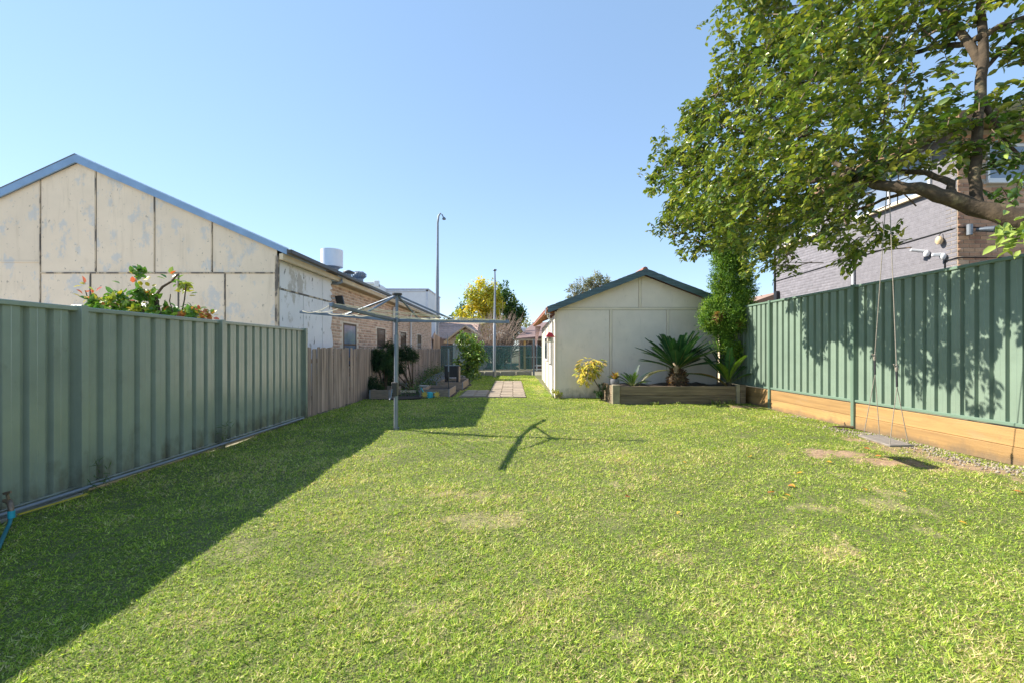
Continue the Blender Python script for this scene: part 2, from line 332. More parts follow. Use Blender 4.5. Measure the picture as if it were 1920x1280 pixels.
def make_grass():
    n = 1200000
    Y = 1.15*(23.5/1.15)**(RNG.uniform(0, 1, n)**.86); X = RNG.uniform(-1, 1, n)*np.minimum(1.32*Y+.3, 6.1)
    keep = (X > -4.13) & (X < 6.06) & ~blocked(X, Y)
    da = dirt_amount(X, Y); keep &= RNG.uniform(0, 1, n) > np.where(X > 3.8, np.minimum(da, .86), da*.75)
    X = X[keep]; Y = Y[keep]; da = da[keep]; n = len(X)
    patch = sinoise(X, Y, 1.6, 21)*.8+sinoise(X, Y, 4.5, 25)*.6; fine = sinoise(X, Y, 11, 22); micro = sinoise(X, Y, 120, 27, 14)*np.clip(1.4-Y/9, .15, 1)+sinoise(X, Y, 55, 28, 12)*.6; sh = (X < -2.1) | (Y > 8) & (X < -.8)
    edge = np.minimum(np.abs(X+4.1), 1); 
    h = (.0122+.002*patch+.0025*fine)*RNG.uniform(.5, 1.35, n)*np.clip(1+.42*micro, .25, 2.1)*(1+.8*np.exp(-edge*12)); h *= (1-.5*da)*np.clip(.72+Y/14, .72, 1)
    wd = (.0034+.0010*Y)*RNG.uniform(.7, 1.3, n); h = h*(1+.03*Y)
    th = RNG.uniform(0, 2*math.pi, n); lean = np.abs(RNG.normal(0, .75, n))+.65
    cl = sinoise(X, Y, 38, 23); th += cl*.9
    Dh = np.stack([np.cos(th), np.sin(th), np.zeros(n)], 1); D = Dh*np.sin(np.minimum(lean, 1.45))[:, None]; D[:, 2] = np.cos(np.minimum(lean, 1.45))
    ps = th+math.pi/2+RNG.uniform(-1, 1, n); Sx = np.stack([np.cos(ps), np.sin(ps), RNG.uniform(-.3, .3, n)], 1)
    B = np.stack([X, Y, lawn_h(X, Y)-.002+.008*RNG.uniform(0, 1, n)*(1+cl*.3)], 1); L = h*1.8
    V = np.stack([B-Sx*wd[:, None]/2, B+Sx*wd[:, None]/2, B+D*L[:, None]], 1).reshape(-1, 3)
    Fc = np.arange(3*n).reshape(-1, 3)
    greens = np.array([(.155, .25, .035), (.30, .40, .055), (.40, .48, .065), (.50, .54, .14), (.66, .60, .30), (.60, .46, .25)])
    wt = np.array([.30, .26, .20, .12, .08, .04]); 
    r = RNG.uniform(0, 1, n)+.13*patch+.08*fine+.05*cl+.5*da; ci = np.searchsorted(np.cumsum(wt), np.clip(r, 0, .999))
    ci = np.clip(ci, 0, 5); c = greens[ci]*(1+RNG.uniform(-.3, .3, (n, 1)))*np.clip(1+.10*micro, .7, 1.3)[:, None]
    o = np_mesh('grass', V, Fc, M['grass'], None, np.repeat(c, 3, 0))
    tag(o, 'short mown green and straw coloured lawn grass', 'grass', kind='stuff')
make_grass()
dm = np.clip(dirt_amount(gx, gy), 0, 1).reshape(-1, 1); dcol = np.where(gx.reshape(-1, 1) > 3.8, np.array([[.36, .235, .15]]), np.array([[.40, .32, .17]]))
lawn_col = np.array([[.13, .135, .045]])*(1-dm)+dcol*dm
tag(np_mesh('lawn', lawn_args[0], lawn_args[1], M['lawn'], col=lawn_col, smooth=True), kind='structure')
# dirt patches lie on the lawn
def patch(name, cx, cy, rx, ry, z, m, seed, label, cat):
    r = random.Random(seed); pts = []
    for i in range(44):
        t = 2*math.pi*i/44; k = 1+.13*math.sin(3*t+seed)+.08*math.sin(7*t+seed*2)+r.uniform(-.05, .05)
        pts.append((cx+rx*k*math.cos(t), cy+ry*k*math.sin(t), .002+z+float(lawn_h(np.array([cx+rx*k*math.cos(t)]), np.array([cy+ry*k*math.sin(t)]))[0])))
    c = (cx, cy, z+.01+float(lawn_h(np.array([cx]), np.array([cy]))[0]))
    o = MB().add([c]+pts, [(0, 1+i, 1+(i+1) % 44) for i in range(44)], True).build(name, m); tag(o, kind='structure')
def gravel():
    n = 2000; Y = RNG.uniform(3.4, 9.0, n); X = 6.06-np.abs(RNG.normal(0, .22, n))-.25*np.exp(-((Y-5.2)/.6)**2)*RNG.uniform(0, 1, n)
    k = (sinoise(X, Y, 4, 31) > -.55) & (X > 5.1); X = X[k]; Y = Y[k]; n = len(X)
    oc = np.array([[1,0,0],[-1,0,0],[0,1,0],[0,-1,0],[0,0,1],[0,0,-1]]); of = np.array([[0,2,4],[2,1,4],[1,3,4],[3,0,4],[2,0,5],[1,2,5],[3,1,5],[0,3,5]])
    s = RNG.uniform(.006, .02, n); V = np.stack([X, Y, lawn_h(X, Y)+s*.4], 1)[:, None]+oc[None]*s[:, None, None]*RNG.uniform(.6, 1.5, (n, 6, 3))
    Fc = (of[None]+(np.arange(n)*6)[:, None, None]).reshape(-1, 3)
    o = np_mesh('gravel', V.reshape(-1, 3), Fc, mat('gravel_stone', (1,)*3, .9, attr=True, bump=0), None, np.repeat(pick_cols(n, [(.30,.26,.21),(.22,.18,.145),(.36,.29,.22),(.17,.14,.11)], [3, 2, 2, 1], .2), 6, 0))
    tag(o, 'pale gravel scattered along the foot of the sleeper wall', 'gravel', kind='stuff')
gravel()
# paved path
pb = MB().prism_z([(-.74, 12.38), (.40, 12.38), (.38, 18.7), (-.74, 18.7)], -.02, .012).prism_z([(-1.58, 12.6), (-.75, 12.55), (-.75, 14.5), (-1.5, 14.5)], -.02, .012)
path = tag(pb.build('path', mat('path_joint', (.25, .20, .12), .95, bump=.5)), kind='structure')
def slab_mesh(w_, l_):
    b = .008; m = MB(); x, y = w_/2, l_/2
    m.add([(-x,-y,0),(x,-y,0),(x,y,0),(-x,y,0),(-x+b,-y+b,.03),(x-b,-y+b,.03),(x-b,y-b,.03),(-x+b,y-b,.03)], [(4,5,6,7),(0,1,5,4),(1,2,6,5),(2,3,7,6),(3,0,4,7)])
    return m.mesh('paver', M['paver'])
pm = slab_mesh(.374, .293)
def paver(x, y): 
    o = link('paver', pm, path, (x, y, .008+random.uniform(-.004, .004))); o.rotation_euler = (random.uniform(-.01, .01), random.uniform(-.012, .012), random.uniform(-.02, .02))
for r in range(21):
    for c in range(3): paver(-.55+c*.38+random.uniform(-.005, .005)+(.0 if r % 2 else .02), 12.55+r*.3)
for r in range(6):
    for c in range(2): paver(-1.33+c*.38, 12.78+r*.31)

# ------------------------------------------------------------ FENCES
def rib_sheet(x, y0, y1, z0, z1, sgn, depth=.042, period=.196, shift=0.0):
    """profiled steel sheet standing in the plane x, ribs step back by depth along sgn"""
    prof = []; n = int(round((y1-y0)/period)); p = (y1-y0)/n
    for i in range(n):
        b = y0+i*p
        prof += [(b, 0), (b+p*.30, 0), (b+p*.31, .0025), (b+p*.335, 0), (b+p*.64, 0), (b+p*.69, depth), (b+p*.93, depth)]
    prof.append((y1, 0)); m = MB(); vs = []; fs = []
    for (y, d) in prof: vs += [(x+sgn*d, y, z0), (x+sgn*d, y, z1)]
    for (y, d) in prof: vs += [(x+sgn*(d+.002), y, z0), (x+sgn*(d+.002), y, z1)]
    k = 2*len(prof)
    for i in range(len(prof)-1):
        a = 2*i; fs.append((a, a+1, a+3, a+2)); fs.append((k+a, k+a+2, k+a+3, k+a+1))
    fs += [(0, k, k+1, 1), (k-2, k-1, 2*k-1, 2*k-2)]
    return m.add(vs, fs)
def steel_fence(t, X, posts, z0, z1, sgn, m, mp, post_low):
    for i in range(len(posts)-1):
        a, b = posts[i]+.03, posts[i+1]-.03; L = (b-a)/3
        for k in range(3):
            rib_sheet(X+random.uniform(-.002, .002), a+L*k, a+L*(k+1), z0+.02, z1-.02, sgn).build('infill_sheet', m, t)
        o = MB().box((X-.022, a-.01, z1-.045), (X+.05*(1 if sgn > 0 else -1)+.0, b+.01, z1)) if sgn > 0 else MB().box((X-.05, a-.01, z1-.045), (X+.022, b+.01, z1))
        o.build('top_rail', mp, t, .006)
        o = MB().box((X-.022, a-.01, z0), (X+.05, b+.01, z0+.045)) if sgn > 0 else MB().box((X-.05, a-.01, z0), (X+.022, b+.01, z0+.045))
        o.build('bottom_rail', mp, t, .006)
    for p in posts:
        MB().box((X-.045, p-.033, post_low), (X+.06, p+.033, z1+.012)).box((X-.048, p-.008, post_low), (X-.0455, p+.008, z1)).build('post', mp, t, .004)
# left fence
lf = thing('steel_fence', 'sage green profiled steel fence in shade along the left side of the lawn', 'fence', (-4.17, 4.1, 0))
steel_fence(lf, -4.17, [-.8, 1.7, 4.11, 6.09, 8.55], .05, 1.81, -1, M['greenL'], M['greenL'], -.05)
lf2 = MB().box((-4.25, -.8, -.03), (-4.07, 4.05, .045)).build('concrete_plinth', M['concrete']); 
tag(lf2, 'grey concrete edging strip under the nearest bay of the left steel fence', 'edging')
MB().tube([(-4.09, -.8, .075), (-4.09, 3.2, .078), (-4.09, 5.2, .07), (-4.10, 8.4, .06)], .017, 8).build('pipe', M['zincl'])
tag(bpy.data.objects['pipe'], 'thin grey water pipe running along the bottom of the left steel fence', 'pipe')
# right fence on its sleeper wall
rf = thing('steel_fence', 'tall mid green steel fence in dappled sun on pine sleepers at the right', 'fence', (6.15, 7.7, 0))
RP = [2.4, 4.95, 7.69, 10.19, 12.55]
steel_fence(rf, 6.17, RP, .46, 2.55, 1, M['green'], M['greenP'], -.02)
sw = thing('retaining_wall', 'two courses of orange pine sleepers under the right hand fence', 'retaining wall', (6.2, 7.7, 0))
for i in range(4):
    for k in range(2):
        box_part('sleeper', (6.155+.004*k, RP[i]+.04+.002*k, -.02+.231*k), (6.245, RP[i+1]-.04, .208+.231*k), M['sleeper'], sw, .006)
# paling fence
pf = thing('paling_fence', 'weathered grey brown timber paling fence behind the garden beds', 'fence', (-4.2, 9, 0))
A, B = np.array([-4.32, 8.68]), np.array([-3.93, 26.6]); L = np.linalg.norm(B-A); dv = (B-A)/L; nv = np.array([dv[1], -dv[0]])
def paling_mesh(wd, h, i):
    m = MB(); t = .016; y0, y1 = -wd/2, wd/2; c = .02
    pts = [(y0, 0), (y1, 0), (y1, h-c*random.random()), (y1-wd*.2, h+random.uniform(-.01, .01)), (y0+wd*.25, h+random.uniform(-.012, .012)), (y0, h-c*random.random())]
    m.prism_x(pts, 0, t); return m.mesh('paling', M['paling'])
pmeshes = [paling_mesh(w_, 1.45, i) for i, w_ in enumerate([.09, .10, .085, .12, .095, .14])]
s_ = .03; i = 0
while s_ < L:
    k = random.randrange(6); wd = [.09, .10, .085, .12, .095, .14][k]
    p = A+dv*(s_+wd/2)+nv*(.0 if i % 2 else .006)
    o = link('paling', pmeshes[k], pf, (p[0]+4.2, p[1]-9, random.uniform(-.03, .02)-.01))
    o.rotation_euler = (random.uniform(-.018, .018), random.uniform(-.015, .015), math.atan2(-dv[0], dv[1])+random.uniform(-.06, .06))
    s_ += wd+(random.uniform(.001, .012) if random.random() > .12 else random.uniform(.015, .03)); i += 1
for h in (.35, 1.15):
    MB().beam((A[0]-.07, A[1], h), (B[0]-.07, B[1], h), .05, .09).build('rail', M['paling'], pf)
for h in (1.32,):
    MB().tube([(A[0]+dv[0]*t+.03, A[1]+dv[1]*t, h+.02*math.sin(t)) for t in np.linspace(5, 17.8, 14)], .004, 4).build('wire', M['zinc'], pf)
tp = thing('timber_post', 'old timber fence post where the steel fence meets the palings', 'post', (-4.25, 8.64, 0))
MB().box((-4.33, 8.60, 0), (-4.17, 8.66, 1.40), .006).build('post_body', M['paling'], tp)
# back fence with shade cloth
bf = thing('shade_cloth_fence', 'low fence covered with dark green shade cloth across the far end of the yard', 'fence', (-1, 23.4, 0))
x0, x1 = -3.9, 1.08; vs = []; fs = []; n = 120
for i in range(n+1):
    x = x0+(x1-x0)*i/n; d = .018*math.sin(i*1.1)+.012*math.sin(i*2.7+1)
    vs += [(x, 23.4+d, .30), (x, 23.4+d*1.2, .95), (x, 23.4+d*.3, 1.60+.008*math.sin(i*.5))]
for i in range(n): a = 3*i; fs += [(a, a+3, a+4, a+1), (a+1, a+4, a+5, a+2)]
MB().add(vs, fs).build('shade_cloth', M['cloth'], bf)
MB().tube([(x0, 23.42, 1.605), (x1, 23.42, 1.61)], .02).build('top_rail', M['zinc'], bf)
for x in (-3.88, -1.9, -.05, 1.06): MB().cyl(x, 23.44, 0, 1.62, .025).build('post', M['zincl'], bf)
kb = thing('garden_edging', 'low concrete and timber edging along the foot of the shade cloth fence', 'edging', (-1, 23.2, 0))
for i in range(5): box_part('block', (-3.2+i*.86, 23.12, -.02), (-3.2+i*.86+.82, 23.32, .2+.02*random.random()), M['concrete'], kb, .01, .01)
MB().box((-2.2, 23.28, .24), (1.1, 23.38, .31)).build('rail', M['cream'], kb)
gt = thing('gate', 'small mesh covered gate between the shade cloth fence and the shed', 'gate', (1.3, 23.3, 0))
MB().box((1.14, 23.3, 0), (1.24, 23.4, 1.95)).build('gate_post', M['zincl'], gt, .004)
MB().tube([(1.32, 23.35, .35), (1.32, 23.35, 1.55), (1.42, 23.35, 1.66), (2.0, 23.35, 1.25), (2.0, 23.35, .35), (1.32, 23.35, .35)], .02).build('frame', M['zinc'], gt)
MB().add([(1.33,23.35,.6),(1.99,23.35,.6),(1.99,23.35,1.24),(1.42,23.35,1.63),(1.33,23.35,1.52)], [(0,1,2,3,4)]).build('mesh_cloth', M['cloth'], gt)
for h in (.3, .5): MB().box((1.25, 23.37, h), (2.1, 23.41, h+.06)).build('rail', M['white'], gt)

# ------------------------------------------------------------ BRICKWORK
def bricks(parent, plane, uv0, uv1, h0, h1, face, openings, cols, wts, n_ind, vis, proud=.008, bl=.23, bh=.076, joint=.01):
    """plane: ('x', X, outward sign) or ('y', Y, sign); face bricks proud of the mortar wall"""
    ax, pos, sg = plane; cells = []; r = 0; h = h0
    while h+bh <= h1+.001:
        u = uv0-(bl+joint)/2*(r % 2)
        while u < uv1:
            a, b = max(u, uv0), min(u+bl, uv1)
            if b-a > .04 and not any(a < o[1] and b > o[0] and h < o[3] and h+bh > o[2] for o in openings): cells.append((a, b, h))
            u += bl+joint
        h += bh+joint; r += 1
    full = [c for c in cells if abs(c[1]-c[0]-bl) < 1e-6 and vis(c)]
    full.sort(key=lambda c: c[0]); ind = set(full[:n_ind])
    def shape(a, b, h, d):
        lo, hi = (pos, pos+sg*d) if ax == 'x' else (pos, pos+sg*d)
        e = .003
        if ax == 'x': return [(lo,a,h),(lo,b,h),(lo,b,h+bh),(lo,a,h+bh),(hi,a+e,h+e),(hi,b-e,h+e),(hi,b-e,h+bh-e),(hi,a+e,h+bh-e)]
        return [(a,lo,h),(b,lo,h),(b,lo,h+bh),(a,lo,h+bh),(a+e,hi,h+e),(b-e,hi,h+e),(b-e,hi,h+bh-e),(a+e,hi,h+bh-e)]
    fq = [(4,5,6,7),(0,1,5,4),(1,2,6,5),(2,3,7,6),(3,0,4,7)]
    flip = (ax == 'x' and sg < 0) or (ax == 'y' and sg > 0)
    if flip: fq = [f[::-1] for f in fq]
    vr = []
    for c, wt in zip(cols, wts):
        m = MB(); m.col = tuple(c)
        m.add([(x, y, z) for x, y, z in shape(0, bl, 0, proud)], fq)
        off = (pos, 0, 0) if ax == 'x' else (0, pos, 0)
        vr.append(m.mesh('brick', M['brick'], off))
    V = []; Fc = []; Cc = []
    pl = wloc(parent)
    for c in cells:
        k = random.choices(range(len(cols)), wts)[0]
        if c in ind:
            lc = (pos, c[0], c[2]) if ax == 'x' else (c[0], pos, c[2])
            link('brick', vr[k], parent, Vector(lc)-pl+Vector((0, 0, random.uniform(-.001, .001))))
        else:
            b = len(V); V += shape(c[0], c[1], c[2], proud*random.uniform(.7, 1.2)); Fc += [tuple(b+i for i in f) for f in fq]
            cc = np.array(cols[k])*random.uniform(.88, 1.12); Cc += [cc]*8
    if V:
        o = np_mesh('brickwork', np.array(V), np.array(Fc), M['brick'], parent, np.array(Cc)); o['kind'] = 'stuff'

# ------------------------------------------------------------ LEFT BUILDING
WX, WY = -4.87, 8.86
lb = thing('gabled_building', 'cream fibro gabled building with peeling white side and pink brick wing at left', 'building', (-9, 12, 0))
def GX(px): return (px-960)/F*WY
def GH(py): return CH+(655-py)/F*WY
RX, RH = -9.0, 5.30
def top(x): return RH-.434*(x-RX)-.03 if x > RX else RH-.45*(RX-x)-.03
MB().prism_y([(-14.3, 0), (WX-.02, 0), (WX-.02, top(WX)), (RX, RH-.03), (-14.3, top(-14.3))], WY+.02, WY+.2).build('gable_frame', M['joint'], lb)
def panel(xa, xb, h0, h1=None):
    g_ = .014; a, b = GX(xa)+g_, GX(xb)-g_
    if h1 is None:
        pts = [(a, h0+g_), (b, h0+g_), (b, top(b))]+([(RX, RH-.03)] if a < RX < b else [])+[(a, top(a))]
    else: pts = [(a, h0+g_), (b, h0+g_), (b, h1-g_), (a, h1-g_)]
    MB().prism_y(pts, WY, WY+.018).build('wall_panel', M['fibro'], lb)
hj = GH(512); hl = GH(491)
for a, b in ((76, 180), (180, 290), (290, 398), (398, 520.3)): panel(a, b, hj)
for a, b in ((76, 170), (170, 255), (255, 335), (335, 422), (422, 520.3)): panel(a, b, -.01, hj)
for a, b in ((-30, 76), (-140, -30), (-250, -140), (-330, -250)): panel(a, b, hl); panel(a, b, -.01, hl)
for x, h0, h1 in ((76, 0, top(GX(76))), (180, hj, top(GX(180))), (290, hj, top(GX(290))), (398, hj, top(GX(398))), (170, 0, hj), (335, 0, hj), (422, 0, hj), (-30, 0, 4)):
    X = GX(x)-.006; MB().box((X-.011, WY-.012, h0+.03), (X+.013, WY-.001, h1-.02), .002).build('cover_batten', M['batten'], lb)
MB().box((GX(76), WY-.014, hj-.016), (GX(519), WY-.002, hj+.012), .002).build('cover_batten', M['batten'], lb)
MB().box((GX(-300), WY-.014, hl-.016), (GX(75), WY-.002, hl+.014), .002).build('cover_batten', M['fibro'], lb)
MB().box((WX-.045, WY-.022, 0), (WX+.03, WY+.03, 3.34)).build('corner_post', M['batten'], lb, .004)
# peeling side wall: three panels with ragged far edge
YE = 11.46
def side_panel(y0, y1, h0, h1, rag=False):
    g_ = .012; pts = [(y0+g_, h0+g_)]
    if rag:
        pts += [(y1+.08*math.sin(k*1.9)+random.uniform(-.03, .03), h0+g_+(h1-h0-2*g_)*k/12) for k in range(13)]
    else: pts += [(y1-g_, h0+g_), (y1-g_, h1-g_)]
    pts += [(y0+g_, h1-g_)]
    MB().prism_x(pts, WX-.03, WX).build('render_panel', M['peel'], lb)
MB().box((WX-.2, WY+.03, 0), (WX-.03, 11.3, 3.3)).build('side_frame', M['joint'], lb)
side_panel(WY+.03, 10.95, 2.68, 3.28); side_panel(10.95, 11.5, 2.68, 3.28, True)
side_panel(WY+.03, 9.96, 0, 2.66); side_panel(9.96, 10.97, 0, 2.66); side_panel(10.97, 11.55, 0, 2.66, True)
MB().box((WX-.004, WY+.035, 2.655), (WX+.008, 11.4, 2.69), .001).build('cover_batten', M['batten'], lb)
BX = -4.95; BE = 26.2
MB().box((BX-.24, 11.302, 0), (BX, BE, 3.25)).build('brick_wing_wall', M['mortarL'], lb)
wins = [(12.57, 13.5), (15.7, 16.6), (19.0, 19.9), (22.4, 23.2)]
ops = [(a-.05, b+.05, .85, 2.20) for a, b in wins]
bricks(lb, ('x', BX, 1), 11.31, BE, .6, 3.22, None, ops, [(.60,.40,.28),(.54,.35,.245),(.66,.46,.33),(.47,.29,.20)], [5, 3, 3, 1.5], 0, lambda c: False, proud=.006, bh=.070, joint=.016)
for a, b in wins:
    wf = MB().box((BX-.01, a-.05, .9), (BX+.012, a, 2.18)).box((BX-.01, b, .9), (BX+.012, b+.05, 2.18)).box((BX-.01, a, 2.12), (BX+.012, b, 2.18)).box((BX-.01, a, .9), (BX+.02, b, .96)).box((BX-.01, a, 1.52), (BX+.006, b, 1.57)).build('window', M['timber'], lb)
    MB().box((BX-.008, a+.002, .962), (BX-.002+.004, b-.002, 1.518)).box((BX-.008, a+.002, 1.572), (BX+.002, b-.002, 2.118)).build('pane', M['glassB'] if a < 13 else M['glass'], wf)
for y in (17.6, 20.6): MB().tube([(BX+.07, y, .2), (BX+.07, y, 3.1), (BX+.25, y, 3.25)], .045).build('downpipe', M['white'], lb)
# roof: two slopes of ribbed metal, barge capping, gutter, fascia, soffit
RB = 27.4; EX, EH = -4.60, 3.44
MB().prism_y([(EX-.05, EH-.02), (RX, RH+.05), (RX, RH+.09), (EX-.05, EH+.02)], WY-.04, RB).prism_y([(-14.6, top(-14.6)+.03), (-14.6, top(-14.6)+.07), (RX, RH+.09), (RX, RH+.05)], WY-.04, RB).build('roof', M['galv'], lb)
MB().prism_y([(EX-.02, EH+.03), (EX-.04, EH-.09), (RX, RH-.05), (RX, RH+.115)], WY-.075, WY-.045).prism_y([(-14.6, top(-14.6)+.09), (RX, RH+.115), (RX, RH-.05), (-14.6, top(-14.6)-.07)], WY-.075, WY-.045).build('barge_cap', M['galv'], lb)
MB().prism_y([(EX-.02, EH+.035), (RX, RH+.12), (RX, RH+.13), (EX-.02, EH+.045)], WY-.085, WY-.03).prism_y([(-14.6, top(-14.6)+.10), (-14.6, top(-14.6)+.11), (RX, RH+.13), (RX, RH+.12)], WY-.085, WY-.03).build('barge_top', M['zincl'], lb)
g1 = MB()
for k in range(8):
    ya = WY-.1+k*2.31; g1.box((EX-.03, ya+.004, EH-.075), (EX+.075, ya+2.306, EH+.012))
g1.build('gutter', M['gutter'], lb, .008)
MB().box((-4.78, WY-.1, 3.24), (-4.70, 11.7, 3.365)).build('fascia', M['cream'], lb, .004)
MB().box((-4.72, 11.72, 3.245), (-4.645, RB-.1, 3.36)).build('fascia', M['cream'], lb, .004)
MB().box((BX+.01, 11.6, 3.225), (-4.66, RB-.12, 3.24)).build('soffit', M['soffit'], lb)
MB().tube([(BX+.03, 11.62, 3.20), (BX+.2, 11.62, 3.19), (BX+.30, 11.66, 3.24), (BX+.30, 11.66, 3.34)], .048).build('downpipe', M['zincl'], lb)
fl = thing('floodlight', 'black square floodlight fixed where white render meets pink brick', 'floodlight', (BX, 11.75, 2.75))
MB().beam((BX+.02, 11.72, 2.80), (BX+.18, 11.72, 2.78), .05, .05).build('bracket', M['white'], fl)
MB().prism_y([(BX+.10, 2.86), (BX+.30, 2.87), (BX+.36, 2.62), (BX+.16, 2.60)], 11.66, 11.74).build('housing', M['black'], fl, .01)
# roof equipment
vd = thing('roof_vent', 'large white cylindrical vent drum standing on the left building roof', 'vent', (-6.5, 15.4, 4.0))
MB().cyl(-6.5, 15.4, 4.36, 4.97, .375, n=28).build('drum', M['white'], vd, .012)
MB().lathe(-6.5, 15.4, [(.2, 4.0), (.2, 4.25), (.3, 4.36)], 20).build('neck', M['zincl'], vd)
def turbine(x, y, z, r, label):
    t = thing('turbine_vent', label, 'vent', (x, y, z), 'turbine vents on the left roof')
    MB().cyl(x, y, z-.4, z+.1, r*.6).build('neck', M['zinc'], t)
    hd = MB().lathe(x, y, [(r*.6, z+.08), (r*.93, z+.16), (r*.95, z+.26), (r*.5, z+.36), (.02, z+.39)], 18).build('head', M['zinc'], t)
    m = MB()
    for k in range(18):
        a = 2*math.pi*k/18; p = [(x+q*math.cos(a+o), y+q*math.sin(a+o), zz) for q, zz, o in ((r*.65, z+.09, 0), (r*1.03, z+.18, .1), (r*1.03, z+.27, .2), (r*.55, z+.37, .3))]
        m.tube(p, .012, 4)
    m.build('vane', M['zincl'], hd)
turbine(-6.3, 17.6, 4.22, .27, 'silver finned turbine vent on the left building roof')
cv = thing('roof_cowl', 'small dark round cowl between the white drum and the turbine vent', 'vent', (-6.35, 16.6, 4.2))
MB().cyl(-6.35, 16.6, 4.0, 4.36, .1).build('pipe', M['zinc'], cv); MB().lathe(-6.35, 16.6, [(.2, 4.34), (.22, 4.40), (.05, 4.47)], 14).build('hood', M['gutter'], cv)
# far white commercial building
wb = thing('white_building', 'plain white flat roofed building rising behind the left building roof', 'building', (-9, 36, 0))
MB().box((-10.8, 36, 0), (-7.1, 42, 6.42)).build('wall', M['white'], wb)
MB().box((-10.86, 35.9, 6.42), (-7.03, 42.1, 6.52)).box((-7.25, 35.93, 0), (-7.06, 35.995, 6.4)).box((-10.8, 35.93, 6.25), (-7.06, 35.99, 6.41)).build('parapet_trim', mat('pale_trim', (.6, .62, .68), .6), wb, .01)
MB().box((-12.2, 34, 0), (-10.6, 36.4, 6.55)).build('side_block', M['white'], wb); MB().box((-12.25, 33.9, 6.55), (-10.9, 36.5, 6.75)).box((-10.95, 33.85, 6.35), (-10.6, 34.2, 6.85)).build('coping', M['white'], wb, .02)
MB().box((-13.6, 34.6, 0), (-12.2, 37, 6.35)).build('rear_wall', M['white'], wb)

# ------------------------------------------------------------ APARTMENT BUILDING AT RIGHT
ab = thing('apartment_building', 'two storey brown brick flats with grey painted side wall behind the right fence', 'building', (9.5, 9.1, 0))
AX, AY, AE = 9.45, 9.05, 15.4
MB().box((AX, AY, 0), (14.5, AE, 6.05)).build('core_wall', M['mortarB'], ab)
MB().box((AX-.004, AY+.24, 0), (AX-.0001, AE, 6.05)).build('painted_wall', M['mortarG'], ab)
gops = [(9.55, 11.75, 4.9, 5.95), (13.1, 14.8, 4.9, 5.95)]
grey = [(.21,.20,.22),(.205,.195,.215),(.216,.206,.226)]
bricks(ab, ('x', AX-.004, -1), AY+.012, AE, 2.0, 6.0, None, gops, grey, [2, 2, 1], 300, lambda c: 3.2 < c[2] < 6 and c[1] < 12.5, proud=.002)
bops = [(10.05, 11.7, 4.9, 5.75)]
bricks(ab, ('y', AY, -1), AX+.004, 13.0, 2.0, 5.98, None, bops, [(.48,.26,.16),(.57,.33,.20),(.38,.20,.13),(.63,.41,.27)], [4, 3, 2, 1.4], 300, lambda c: 3.1 < c[2] and c[1] < 10.95, proud=.008)
def window_x(y0, y1, n, z0=4.95, z1=5.9):
    f = MB(); X0, X1 = AX-.05, AX-.005
    f.box((X0, y0, z0), (X1, y1, z0+.06)).box((X0, y0, z1-.06), (X1, y1, z1))
    for i in range(n+1):
        y = y0+(y1-y0-.06)*i/n; f.box((X0-.002, y, z0+.06), (X1, y+.06, z1-.06))
    wf = f.build('window', M['white'], ab)
    MB().box((AX-.11, y0-.03, z0-.05), (AX-.012, y1+.03, z0-.002)).build('sill', M['cream'], wf, .004)
    for i in range(n):
        a = y0+(y1-y0-.06)*i/n+.062; b = y0+(y1-y0-.06)*(i+1)/n-.002
        MB().box((AX-.03, a, z0+.062), (AX-.02, b, z1-.062)).build('pane', M['glassB'], wf)
window_x(9.6, 11.7, 2); window_x(13.15, 14.75, 2)
wf = MB().box((10.05, AY-.04, 4.95), (11.7, AY-.002, 5.01)).box((10.05, AY-.04, 5.68), (11.7, AY-.002, 5.74)).box((10.05, AY-.04, 5.01), (10.1, AY-.002, 5.68)).box((10.85, AY-.04, 5.01), (10.91, AY-.002, 5.68)).box((11.65, AY-.04, 5.01), (11.7, AY-.002, 5.68)).build('window', M['white'], ab)
MB().box((10.0, AY-.1, 4.89), (11.75, AY-.003, 4.948)).build('sill', M['white'], wf, .004)
for a, b in ((10.102, 10.848), (10.912, 11.648)): MB().box((a, AY-.03, 5.012), (b, AY-.015, 5.678)).build('pane', M['glassB'], wf)
rfm = MB().prism_y([(9.0, 6.1), (15, 6.1), (15, 6.2), (12, 6.75), (9.0, 6.2)], AY-.45, AE+.4).build('roof', mat('mossy_roof', (.26, .22, .10), .9, 0, .3, 6), ab)
MB().box((8.96, AY-.5, 5.98), (15, AY-.455, 6.16)).box((8.96, AY-.455, 5.98), (9.0, AE+.4, 6.16)).build('fascia', mat('brown_fascia', (.22, .12, .06), .7), rfm)
MB().tube([(AX-.03, AE-.1, 2.0), (AX-.03, AE-.1, 5.9)], .035).box((AX-.12, AE-.35, 3.15), (AX-.015, AE-.2, 3.45)).build('downpipe', M['black'], ab)
MB().tube([(AX-.05, 11.76, 2.2), (AX-.05, 11.76, 3.82)], .032).build('downpipe', M['white'], ab)
MB().tube([(AX-.02, AE-.1, 3.83), (AX-.02, AY+.1, 3.98), (AX+.02, AY-.02, 3.98), (AX+.75, AY-.02, 3.97)], .012, 6).build('conduit', M['black'], ab)
MB().tube([(AX-.02, AY+.25, 2.9), (AX-.02, AY+.25, 3.32), (AX-.02, AY-.02, 3.34), (AX+1.9, AY-.02, 3.34)], .013, 6).build('conduit', M['black'], ab)
wl = thing('wall_lamp', 'small warm cream bulkhead lamp hanging from the conduit on the grey wall', 'lamp', (AX-.06, 9.3, 3.8))
MB().tube([(AX-.03, 9.36, 3.95), (AX-.08, 9.36, 3.90), (AX-.08, 9.36, 3.86)], .01, 6).build('stem', M['black'], wl)
MB().lathe(AX-.08, 9.36, [(.03, 3.87), (.06, 3.82), (.07, 3.76), (.04, 3.70)], 12).build('shade', mat('cream_glass', (.75, .55, .33), .4), wl)
